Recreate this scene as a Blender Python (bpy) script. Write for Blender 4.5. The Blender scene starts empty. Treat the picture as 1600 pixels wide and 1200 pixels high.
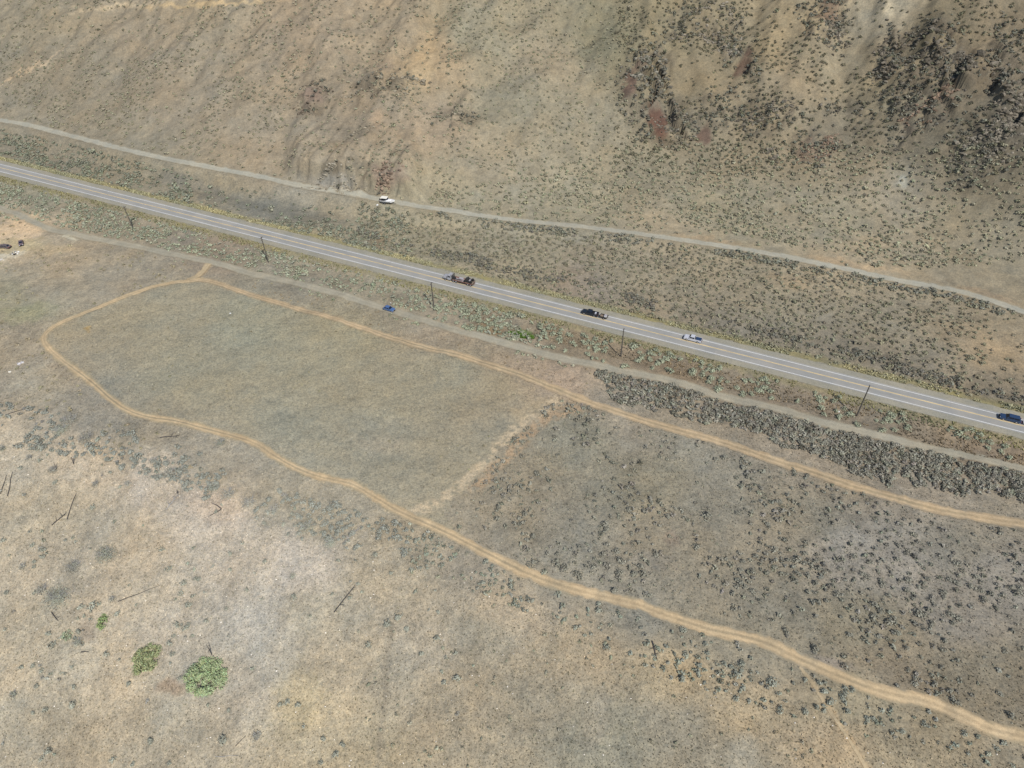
import bpy, bmesh, math, random
import numpy as np
from mathutils import Vector, Matrix

random.seed(7)
rng = np.random.default_rng(7)
sc = bpy.context.scene
col = sc.collection

# ------------------------------------------------------------------ camera
FPX, PITCH, ROLL, CH = 1109.0, math.radians(42.0), math.radians(1.4), 150.0
cF = np.array([0, math.cos(PITCH), -math.sin(PITCH)])
_U0 = np.array([0, math.sin(PITCH), math.cos(PITCH)])
_R0 = np.array([1.0, 0, 0])
cR = math.cos(ROLL) * _R0 - math.sin(ROLL) * _U0
cU = math.sin(ROLL) * _R0 + math.cos(ROLL) * _U0
cC = np.array([0.0, 0.0, CH])
cam = bpy.data.cameras.new('camera')
cam.sensor_width = 36.0
cam.lens = 36.0 * FPX / 1600.0
cam.clip_start = 1.0
cam.clip_end = 5000.0
camo = bpy.data.objects.new('camera', cam)
col.objects.link(camo)
M = Matrix.Identity(4)
for i in range(3):
    M[i][0], M[i][1], M[i][2], M[i][3] = cR[i], cU[i], -cF[i], cC[i]
camo.matrix_world = M
sc.camera = camo

# ------------------------------------------------------------------ world, sun, exposure
SUN_EL, SUN_AZ = math.radians(49.0), math.radians(153.0)
w = bpy.data.worlds.new('World')
sc.world = w
w.use_nodes = True
nt = w.node_tree
nt.nodes.clear()
sky = nt.nodes.new('ShaderNodeTexSky')
sky.sky_type = 'NISHITA'
sky.sun_disc = False
sky.sun_elevation = SUN_EL
sky.sun_rotation = SUN_AZ
sky.altitude = 500
bg = nt.nodes.new('ShaderNodeBackground')
bg.inputs['Strength'].default_value = 0.092
wo = nt.nodes.new('ShaderNodeOutputWorld')
nt.links.new(sky.outputs[0], bg.inputs[0])
nt.links.new(bg.outputs[0], wo.inputs[0])
sl = bpy.data.lights.new('sun', 'SUN')
sl.energy = 3.75
sl.angle = math.radians(0.6)
sl.color = (1.0, 0.955, 0.88)
slo = bpy.data.objects.new('sun', sl)
col.objects.link(slo)
to_sun = Vector((math.sin(SUN_AZ) * math.cos(SUN_EL), math.cos(SUN_AZ) * math.cos(SUN_EL), math.sin(SUN_EL)))
slo.rotation_euler = (-to_sun).to_track_quat('-Z', 'Y').to_euler()
slo.location = (60, -60, 200)
sc.view_settings.view_transform = 'Standard'
sc.view_settings.look = 'None'
sc.view_settings.exposure = 0.12
sc.view_settings.gamma = 1.0
sc.view_settings.use_curve_mapping = False
KLIT = np.array([1.12, 1.16, 1.235])         # picture value of a white matte level surface, used to turn seen colours into base colours


# ------------------------------------------------------------------ small maths
def lin(c):
    c = np.asarray(c, float) / 255.0
    return np.where(c <= 0.04045, c / 12.92, ((c + 0.055) / 1.055) ** 2.4)


def muted(c, sat=.66, up=5):
    c = np.asarray(c, float)
    l = (c * np.array([.3, .59, .11])).sum(-1, keepdims=True)
    return np.clip(l + (c - l) * sat + up + np.array([-0.1, 0.3, 0.4]), 0, 255)


def alb(r, g, b):
    return np.clip(lin((r, g, b)) / KLIT, 0.005, 0.85)


def sstep(a, b, x):
    t = np.clip((x - a) / (b - a), 0, 1)
    return t * t * (3 - 2 * t)


def _hash(ix, iy, seed):
    h = (ix.astype(np.int64) * 374761393 + iy.astype(np.int64) * 668265263 + seed * 1442695041) & 0xffffffff
    h = ((h ^ (h >> 13)) * 1274126177) & 0xffffffff
    h = h ^ (h >> 16)
    return (h & 0xffff) / 65535.0


def vnoise(x, y, seed=0):
    ix = np.floor(x); iy = np.floor(y)
    fx = x - ix; fy = y - iy
    fx = fx * fx * fx * (fx * (fx * 6 - 15) + 10); fy = fy * fy * fy * (fy * (fy * 6 - 15) + 10)
    a = _hash(ix, iy, seed); b = _hash(ix + 1, iy, seed)
    c = _hash(ix, iy + 1, seed); d = _hash(ix + 1, iy + 1, seed)
    return (a * (1 - fx) + b * fx) * (1 - fy) + (c * (1 - fx) + d * fx) * fy


def fbm(x, y, scale, oct=4, seed=0, gain=0.5):
    x = np.asarray(x, float); y = np.asarray(y, float)
    s = 0; a = 1; t = 0
    for o in range(oct):
        f = (2.03 ** o) / scale
        cs, sn = math.cos(0.7 * o + 0.3), math.sin(0.7 * o + 0.3)
        s = s + a * vnoise((x * cs - y * sn) * f + 17.3 * o, (x * sn + y * cs) * f - 9.1 * o, seed + o)
        t += a; a *= gain
    return s / t * 2 - 1


def proj(x, y, z):
    qx, qy, qz = x - cC[0], y - cC[1], z - cC[2]
    wv = qx * cF[0] + qy * cF[1] + qz * cF[2]
    wv = np.where(wv < 5, 5, wv)
    u = 800 + FPX * (qx * cR[0] + qy * cR[1] + qz * cR[2]) / wv
    v = 600 - FPX * (qx * cU[0] + qy * cU[1] + qz * cU[2]) / wv
    return u, v, wv


def Pflat(u, v, z=0.0):
    d = FPX * cF + (u - 800) * cR - (v - 600) * cU
    return cC + d * ((z - CH) / d[2])


# ------------------------------------------------------------------ lie of the land
HW_PX = [(-260, 196), (0, 262), (400, 364.5), (800, 467.5), (1200, 566), (1600, 666), (1900, 741)]
_h0, _h1 = Pflat(0, 262, 0.8), Pflat(1600, 666, 0.8)
HWD = (_h1 - _h0)[:2]; HWD = HWD / np.linalg.norm(HWD)
HWN = np.array([-HWD[1], HWD[0]])            # points away from the camera
HWN = HWN if HWN[1] > 0 else -HWN


def hw_dist(x, y):                            # signed distance from the highway's centre line
    return (x - _h0[0]) * HWN[0] + (y - _h0[1]) * HWN[1]


UP_PX = [(-220, 160, 3), (0, 190, 4.0), (110, 214, 5), (212, 240, 6), (300, 258, 6.5), (400, 277, 6), (480, 294, 5), (560, 307, 4),
         (640, 322, 3), (720, 333, 2), (800, 344, 1.5), (925, 356, 1), (1100, 380, .6), (1200, 396, .4), (1300, 416, .3), (1412, 440, .2), (1500, 456, .2), (1600, 487, .2), (1800, 560, .2)]
UPW = np.array([Pflat(u, v, z) for u, v, z in UP_PX])


def up_y(x):
    return np.interp(x, UPW[:, 0], UPW[:, 1], left=None, right=None) + np.where(x < UPW[0, 0], (UPW[0, 0] - x) * .45, 0) - np.where(x > UPW[-1, 0], (x - UPW[-1, 0]) * .6, 0)


def up_z(x):
    return np.interp(x, UPW[:, 0], UPW[:, 2])


_ED = np.array([Pflat(u, v, 0)[:2] for u, v in [(-300, 600), (-100, 640), (0, 668), (150, 690), (300, 742), (420, 800), (600, 850), (700, 885), (850, 950), (1000, 1020), (1300, 1120), (1600, 1200), (1900, 1290)]])


def softplus(x, k):
    return np.where(x > 20 * k, x, k * np.log1p(np.exp(np.clip(x / k, -30, 30))))


def height(x, y):
    x = np.asarray(x, float); y = np.asarray(y, float)
    uy = up_y(x)
    q = (y - uy) * 0.92
    z = up_z(x) * sstep(-11, -3.0, q)
    off = 5 + 40 * sstep(-50, 110, x)
    qh = q - off
    contour = x * 0.92 - y * 0.39
    steep = 0.40 + 0.12 * sstep(-40, 120, x)
    hill = softplus(qh, 5.0)
    z = z + steep * hill + 0.06 * softplus(q - 4, 2.0)
    am = np.clip(hill / 60.0, 0, 1.1)
    rid = 1 - np.abs(fbm(contour, y * 0.30, 62.0, 3, 11))
    z = z + am * ((5 + 7 * sstep(0, 120, x)) * (rid - 0.72) + 3.5 * fbm(x, y, 26.0, 4, 21))
    z = z + am * (1.1 * fbm(x, y, 8.0, 3, 23) + 2.2 * (1 - np.abs(fbm(contour, y * .35, 24.0, 3, 25)) * 2))
    # gully on the right and the spur next to it
    gx = 150 + (y - 300) * 0.10
    z = z - 6 * np.exp(-((x - gx) / 9.0) ** 2) * sstep(8, 60, hill)
    z = z + 6 * np.exp(-((x - gx - 40) / 24.0) ** 2) * sstep(8, 70, hill)
    # rock steps
    rm = rock_mask(x, y)
    st = fbm(contour, y * 1.1, 9.0, 4, 31, 0.6)
    ph = (x * .95 + y * .28) / 14.0 + 1.5 * fbm(x, y, 19.0, 3, 33)
    fr = ph - np.floor(ph)
    saw = np.where(fr < .13, fr / .13, 1 - (fr - .13) / .87)
    z = z + rm * (2.2 * np.abs(st) + 2.0 * np.abs(fbm(x, y, 4.2, 3, 37)) ** .8 - 1.4 + (2.5 + 4.5 * sstep(.7, 1.0, rm)) * (saw - .4) * (.35 + 1.0 * np.clip(fbm(x, y, 20, 2, 39) + .35, 0, 1)))
    # cut face beside the upper road
    cm = sstep(-104, -92, x) * (1 - sstep(-44, -34, x))
    z = z + cm * (7.0 + 3.0 * fbm(contour, y * .15, 9.0, 3, 41) + 2.4 * np.abs(fbm(contour, y * .12, 3.6, 3, 45))) * sstep(3.0, 7.0, q + 1.2 * fbm(contour, y, 3.0, 3, 43)) * (1 - 0.7 * sstep(12, 40, q))
    # bench edge falling towards the camera
    ey = np.interp(x, _ED[:, 0], _ED[:, 1])
    z = z - 0.26 * softplus(ey - y, 5.0) + sstep(0, 25, ey - y) * 1.6 * fbm(x, y * .6, 24.0, 3, 51)
    # small roughness, calmed on the road beds
    dh = np.abs(hw_dist(x, y))
    calm = sstep(6, 12, dh) * (0.25 + 0.75 * sstep(3, 7, np.abs(q)))
    z = z + calm * (0.55 * fbm(x, y, 15.0, 3, 61) + 0.16 * fbm(x, y, 3.0, 2, 71))
    z = z + 0.8 * (1 - sstep(5.5, 10.5, dh)) - 0.5 * np.exp(-((hw_dist(x, y) + 13.5) / 3.5) ** 2)
    return z


ROCK_ELL = []      # filled from flat estimates: (x, y, rx, ry, angle, weight)


def rock_mask(x, y):
    m = np.zeros_like(x)
    for (cx, cy, rx, ry, a, wgt) in ROCK_ELL:
        c, s = math.cos(a), math.sin(a)
        dx, dy = x - cx, y - cy
        d = np.hypot((dx * c + dy * s) / rx, (-dx * s + dy * c) / ry)
        m = np.maximum(m, wgt * (1 - sstep(0.55, 1.15, d)))
    return m


def P(u, v):
    """the point of the ground seen at picture position (u, v) of the 1600 x 1200 photograph"""
    d = FPX * cF + (u - 800) * cR - (v - 600) * cU
    d = d / np.linalg.norm(d)
    t = np.linspace(80, 900, 460)
    x, y, z = d[0] * t, d[1] * t, CH + d[2] * t
    g = height(x, y)
    k = int(np.argmax(z < g))
    if k == 0:
        k = len(t) - 1
    lo, hi = t[k - 1], t[k]
    for _ in range(13):
        m = 0.5 * (lo + hi)
        if CH + d[2] * m < float(height(np.array([d[0] * m]), np.array([d[1] * m]))[0]):
            hi = m
        else:
            lo = m
    m = 0.5 * (lo + hi)
    return Vector((d[0] * m, d[1] * m, float(height(np.array([d[0] * m]), np.array([d[1] * m]))[0])))


def H1(x, y):
    return float(height(np.array([x]), np.array([y]))[0])


# rocky ground, from the photograph (u, v, half width px, half height px, tilt, weight)
ROCKS_PX = [(490, 150, 35, 25, .1, .7), (600, 130, 60, 22, -.1, .9), (560, 205, 30, 12, .3, .6), (715, 180, 40, 18, 0, .6), (560, 110, 30, 12, 0, .4),
            (1010, 120, 45, 50, .3, .9), (1040, 190, 60, 35, .4, .9), (1100, 30, 70, 30, 0, .6), (1150, 90, 25, 45, -.4, .8), (1130, 170, 60, 25, .1, .7), (1200, 190, 60, 20, 0, .6),
            (1290, 30, 45, 40, 0, .8), (1450, 75, 60, 45, -.6, 1), (1410, 110, 40, 60, 0, .9), (1500, 110, 45, 30, 0, 1), (1580, 130, 35, 70, 0, 1), (1460, 165, 60, 25, 0, .8),
            (1540, 210, 60, 40, 0, .7), (1270, 225, 60, 25, -.2, .7), (1420, 200, 40, 20, 0, .6), (1545, 260, 70, 18, 0, .6), (1330, 180, 60, 25, 0, .5), (560, 278, 75, 16, .12, .8), (1600, 60, 60, 40, 0, .6)]
_re = []
for (u, v, a, b, t, wgt) in ROCKS_PX:
    p = P(u, v)
    s = FPX / float(proj(np.array([p.x]), np.array([p.y]), np.array([p.z]))[2][0])
    _re.append((p.x, p.y, a / s, b / s * 1.5, -t, wgt))
ROCK_ELL = _re


# ------------------------------------------------------------------ object helpers
def tag(o, label=None, cat=None, group=None, kind=None):
    if label: o['label'] = label
    if cat: o['category'] = cat
    if group: o['group'] = group
    if kind: o['kind'] = kind
    return o


def empty(name, loc, rz=0.0, label=None, cat=None, group=None, rot=None):
    o = bpy.data.objects.new(name, None)
    o.empty_display_size = 0.5
    col.objects.link(o)
    o.location = loc
    o.rotation_euler = rot if rot is not None else (0, 0, rz)
    return tag(o, label, cat, group)


def link(name, me, parent=None, loc=None):
    o = bpy.data.objects.new(name, me)
    col.objects.link(o)
    if parent: o.parent = parent
    if loc is not None: o.location = loc
    return o


def np_mesh(name, verts, faces, mat, colors=None, smooth=False):
    """verts (N,3), faces (M,k) arrays"""
    me = bpy.data.meshes.new(name)
    n, (m, k) = len(verts), faces.shape
    me.vertices.add(n)
    me.vertices.foreach_set('co', np.ascontiguousarray(verts, dtype=np.float32).ravel())
    me.loops.add(m * k)
    me.loops.foreach_set('vertex_index', np.ascontiguousarray(faces, dtype=np.int32).ravel())
    me.polygons.add(m)
    me.polygons.foreach_set('loop_start', np.arange(0, m * k, k, dtype=np.int32))
    try:
        me.polygons.foreach_set('loop_total', np.full(m, k, dtype=np.int32))
    except Exception:
        pass
    me.polygons.foreach_set('use_smooth', np.full(m, smooth, dtype=bool))
    if colors is not None:
        a = me.attributes.new('Col', 'FLOAT_COLOR', 'POINT')
        c4 = np.ones((n, 4), np.float32); c4[:, :3] = colors
        a.data.foreach_set('color', c4.ravel())
    me.update(calc_edges=True)
    if mat: me.materials.append(mat)
    return me


class MB:
    def __init__(s): s.v = []; s.f = []
    def add(s, vs, fs):
        n = len(s.v); s.v += [tuple(p) for p in vs]; s.f += [tuple(i + n for i in f) for f in fs]; return s
    def box(s, cx, cy, cz, sx, sy, sz, ry=0.0):
        c, n = math.cos(ry), math.sin(ry)
        vs = []
        for dz in (-.5, .5):
            for dx, dy in ((-.5, -.5), (.5, -.5), (.5, .5), (-.5, .5)):
                X, Y, Z = dx * sx, dy * sy, dz * sz
                vs.append((cx + X * c + Z * n, cy + Y, cz - X * n + Z * c))
        return s.add(vs, [(3, 2, 1, 0), (4, 5, 6, 7), (0, 1, 5, 4), (1, 2, 6, 5), (2, 3, 7, 6), (3, 0, 4, 7)])
    def prism(s, prof, y0, y1, in0=0.0, in1=0.0):
        """side profile (x, z) pairs run counter-clockwise seen from -y"""
        n = len(prof)
        vs = [(x, y0, z) for x, z in prof] + [(x, y1, z) for x, z in prof]
        fs = [tuple(range(n)), tuple(range(2 * n - 1, n - 1, -1))]
        for i in range(n):
            j = (i + 1) % n
            fs.append((i, i + n, j + n, j))
        return s.add(vs, fs)
    def hexa(s, b, t):
        """bottom 4 and top 4 points, counter-clockwise from above"""
        return s.add(list(b) + list(t), [(3, 2, 1, 0), (4, 5, 6, 7), (0, 1, 5, 4), (1, 2, 6, 5), (2, 3, 7, 6), (3, 0, 4, 7)])
    def quad(s, a, b, c, d): return s.add([a, b, c, d], [(0, 1, 2, 3)])
    def cyl(s, p0, p1, r0, r1=None, n=12):
        r1 = r0 if r1 is None else r1
        p0, p1 = Vector(p0), Vector(p1)
        d = (p1 - p0).normalized()
        a = d.orthogonal().normalized(); b = d.cross(a)
        vs = []
        for p, r in ((p0, r0), (p1, r1)):
            for i in range(n):
                t = 2 * math.pi * i / n
                vs.append(p + (a * math.cos(t) + b * math.sin(t)) * r)
        fs = [tuple(range(n - 1, -1, -1)), tuple(range(n, 2 * n))] + [(i, (i + 1) % n, n + (i + 1) % n, n + i) for i in range(n)]
        return s.add(vs, fs)
    def tube(s, pts, rs, n=6):
        pts = [Vector(p) for p in pts]
        rings = []
        base = len(s.v)
        for i, p in enumerate(pts):
            d = (pts[min(i + 1, len(pts) - 1)] - pts[max(i - 1, 0)]).normalized()
            a = d.cross(Vector((0.31, 0.22, 0.92)));
            a = a.normalized() if a.length > 1e-3 else d.orthogonal().normalized()
            b = d.cross(a)
            for k in range(n):
                t = 2 * math.pi * k / n
                s.v.append(tuple(p + (a * math.cos(t) + b * math.sin(t)) * rs[i]))
        for i in range(len(pts) - 1):
            for k in range(n):
                s.f.append((base + i * n + k, base + i * n + (k + 1) % n, base + (i + 1) * n + (k + 1) % n, base + (i + 1) * n + k))
        s.f.append(tuple(base + k for k in range(n - 1, -1, -1)))
        e = base + (len(pts) - 1) * n
        s.f.append(tuple(e + k for k in range(n)))
        return s
    def mesh(s, name, mat, bevel=0.0, smooth=False):
        me = bpy.data.meshes.new(name)
        me.from_pydata(s.v, [], s.f)
        bm = bmesh.new(); bm.from_mesh(me)
        bmesh.ops.recalc_face_normals(bm, faces=bm.faces)
        if bevel > 0:
            bmesh.ops.bevel(bm, geom=bm.edges[:], offset=bevel, segments=2, affect='EDGES', profile=0.6, clamp_overlap=True)
        bm.to_mesh(me); bm.free()
        if smooth:
            for p in me.polygons: p.use_smooth = True
        me.materials.append(mat)
        return me
    def build(s, name, mat, parent=None, bevel=0.0, smooth=False, loc=None):
        return link(name, s.mesh(name, mat, bevel, smooth), parent, loc)


# ------------------------------------------------------------------ materials
def new_mat(name):
    m = bpy.data.materials.new(name)
    m.use_nodes = True
    nt = m.node_tree
    b = nt.nodes['Principled BSDF']
    return m, nt, b


def N(nt, t, **kw):
    n = nt.nodes.new(t)
    for k, v in kw.items(): setattr(n, k, v)
    return n


def mixc(nt, a, b, fac, mode='MIX'):
    n = N(nt, 'ShaderNodeMix', data_type='RGBA', blend_type=mode)
    for sock, val in ((n.inputs[0], fac), (n.inputs[6], a), (n.inputs[7], b)):
        if hasattr(val, 'is_linked'): nt.links.new(val, sock)
        else: sock.default_value = val if not isinstance(val, tuple) else (*val[:3], 1)
    return n.outputs[2]


def noise(nt, vec, scale, detail=3, rough=.55):
    n = N(nt, 'ShaderNodeTexNoise')
    n.inputs['Scale'].default_value = scale; n.inputs['Detail'].default_value = detail; n.inputs['Roughness'].default_value = rough
    nt.links.new(vec, n.inputs['Vector'])
    return n.outputs['Fac']


def ramp(nt, fac, stops):
    r = N(nt, 'ShaderNodeValToRGB')
    el = r.color_ramp.elements
    while len(el) < len(stops): el.new(0.5)
    for e, (p, c) in zip(el, stops):
        e.position = p; e.color = (*c, 1) if len(c) == 3 else c
    nt.links.new(fac, r.inputs[0])
    return r.outputs[0]


def grey(v): return (v, v, v)


def ground_mat(name, fine=1.0, bump=0.5):
    m, nt, b = new_mat(name)
    at = N(nt, 'ShaderNodeAttribute', attribute_name='Col')
    pos = N(nt, 'ShaderNodeNewGeometry').outputs['Position']
    n1 = noise(nt, pos, 2.6, 4, .65)
    n2 = noise(nt, pos, 1.05, 3, .6)
    n3 = noise(nt, pos, 0.16, 3, .6)
    c1 = ramp(nt, n1, [(.28, grey(1 - .33 * fine)), (.5, grey(1.0)), (.72, grey(1 + .30 * fine))])
    c2 = ramp(nt, n2, [(.3, (1 - .25 * fine, 1 - .22 * fine, 1 - .19 * fine)), (.5, grey(1.0)), (.7, (1 + .18 * fine, 1 + .16 * fine, 1 + .12 * fine))])
    c3 = ramp(nt, n3, [(.35, (.93, .95, .97)), (.65, (1.07, 1.05, 1.02))])
    x = mixc(nt, at.outputs['Color'], c1, 1.0, 'MULTIPLY')
    x = mixc(nt, x, c2, 1.0, 'MULTIPLY')
    x = mixc(nt, x, c3, 1.0, 'MULTIPLY')
    nt.links.new(x, b.inputs['Base Color'])
    b.inputs['Roughness'].default_value = 0.95
    b.inputs['Specular IOR Level'].default_value = 0.1
    bp = N(nt, 'ShaderNodeBump'); bp.inputs['Strength'].default_value = bump; bp.inputs['Distance'].default_value = 0.25
    nt.links.new(n1, bp.inputs['Height']); nt.links.new(bp.outputs[0], b.inputs['Normal'])
    return m


def attr_mat(name, rough=.9, rand=.25, fine=6.0, amt=.25):
    m, nt, b = new_mat(name)
    at = N(nt, 'ShaderNodeAttribute', attribute_name='Col')
    oi = N(nt, 'ShaderNodeObjectInfo')
    pos = N(nt, 'ShaderNodeNewGeometry').outputs['Position']
    r = ramp(nt, oi.outputs['Random'], [(0, grey(1 - rand)), (1, grey(1 + rand))])
    x = mixc(nt, at.outputs['Color'], r, 1.0, 'MULTIPLY')
    n1 = noise(nt, pos, fine, 2)
    x = mixc(nt, x, ramp(nt, n1, [(.3, grey(1 - amt)), (.7, grey(1 + amt))]), 1.0, 'MULTIPLY')
    nt.links.new(x, b.inputs['Base Color'])
    b.inputs['Roughness'].default_value = rough
    b.inputs['Specular IOR Level'].default_value = 0.15
    return m


def plain(name, c, rough=.6, metal=0.0, scale=3.0, amt=.12, coat=0.0, spec=.5):
    m, nt, b = new_mat(name)
    co = N(nt, 'ShaderNodeTexCoord').outputs['Object']
    n1 = noise(nt, co, scale, 4, .6)
    x = mixc(nt, tuple(c), ramp(nt, n1, [(.3, grey(1 - amt)), (.7, grey(1 + amt))]), 1.0, 'MULTIPLY')
    nt.links.new(x, b.inputs['Base Color'])
    b.inputs['Roughness'].default_value = rough
    b.inputs['Metallic'].default_value = metal
    b.inputs['Coat Weight'].default_value = coat
    b.inputs['Specular IOR Level'].default_value = spec
    return m


MAT = {
    'ground': ground_mat('dry_grassland', 1.0, .55),
    'hill': ground_mat('hillside_soil', .8, .5),
    'track': ground_mat('track_soil', .45, .3),
    'gravel': ground_mat('grey_gravel', .4, .3),
    'asphalt': ground_mat('worn_asphalt', .16, .08),
    'leaf': attr_mat('shrub_foliage', .9, .13),
    'tuft': attr_mat('grass_blades', .95, .1),
    'rock': attr_mat('weathered_rock', .95, .15, 1.3, .35),
    'white_line': plain('white_road_paint', (.80, .80, .78), .7, 0, 1.5, .12),
    'yellow_line': plain('yellow_road_paint', (.72, .53, .23), .7, 0, .2, .3),
    'burnt': plain('charred_wood', (.06, .055, .055), .9, 0, 6, .4),
    'deadwood': plain('grey_deadwood', (.33, .32, .31), .9, 0, 6, .3),
    'pole': plain('weathered_pole_wood', (.095, .085, .075), .9, 0, 4, .3),
    'insul': plain('insulator_glaze', (.25, .25, .26), .3),
    'bark': plain('tree_bark', (.12, .095, .07), .95, 0, 5, .3),
    'black_paint': plain('black_car_paint', (.012, .016, .024), .25, 0, 2, .1, .6),
    'navy_paint': plain('navy_car_paint', (.03, .06, .13), .25, .2, 2, .1, .6),
    'blue_paint': plain('blue_car_paint', (.09, .17, .36), .28, .2, 2, .1, .6),
    'silver_paint': plain('silver_car_paint', (.62, .63, .68), .3, .2, 2, .06, .5),
    'maroon_paint': plain('faded_maroon_paint', (.15, .11, .12), .5, 0, 2, .25),
    'dark_wreck': plain('faded_dark_paint', (.13, .105, .105), .6, 0, 2, .35),
    'truck_paint': plain('dusty_truck_paint', (.36, .36, .38), .4, 0, 2, .15, .3),
    'white_paint': plain('white_paint', (.80, .80, .80), .35, 0, 2, .05, .3),
    'glass': plain('dark_car_glass', (.012, .018, .032), .08, 0, 2, .05),
    'tyre': plain('tyre_rubber', (.018, .018, .018), .85, 0, 6, .15),
    'rim': plain('alloy_rim', (.5, .5, .52), .35, .6),
    'lamp_w': plain('headlamp_lens', (.75, .77, .8), .1),
    'lamp_r': plain('tail_lamp_lens', (.35, .02, .02), .2),
    'trim': plain('black_trim', (.02, .02, .022), .6),
    'steel': plain('dark_steel', (.05, .048, .05), .55, .4, 5, .3),
    'rust': plain('rusty_steel', (.20, .095, .07), .85, 0, 5, .4),
    'tarp': plain('pale_tarp', (.38, .36, .38), .7, 0, 2, .15),
    'canvas': plain('cream_hardtop', (.82, .79, .70), .5, 0, 2, .05),
    'red': plain('red_stripe_paint', (.42, .10, .11), .4),
    'junk': plain('pale_refuse', (.66, .64, .64), .8, 0, 3, .2),
    'wood': plain('bed_planks', (.22, .17, .13), .85, 0, 5, .3),
}

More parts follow.
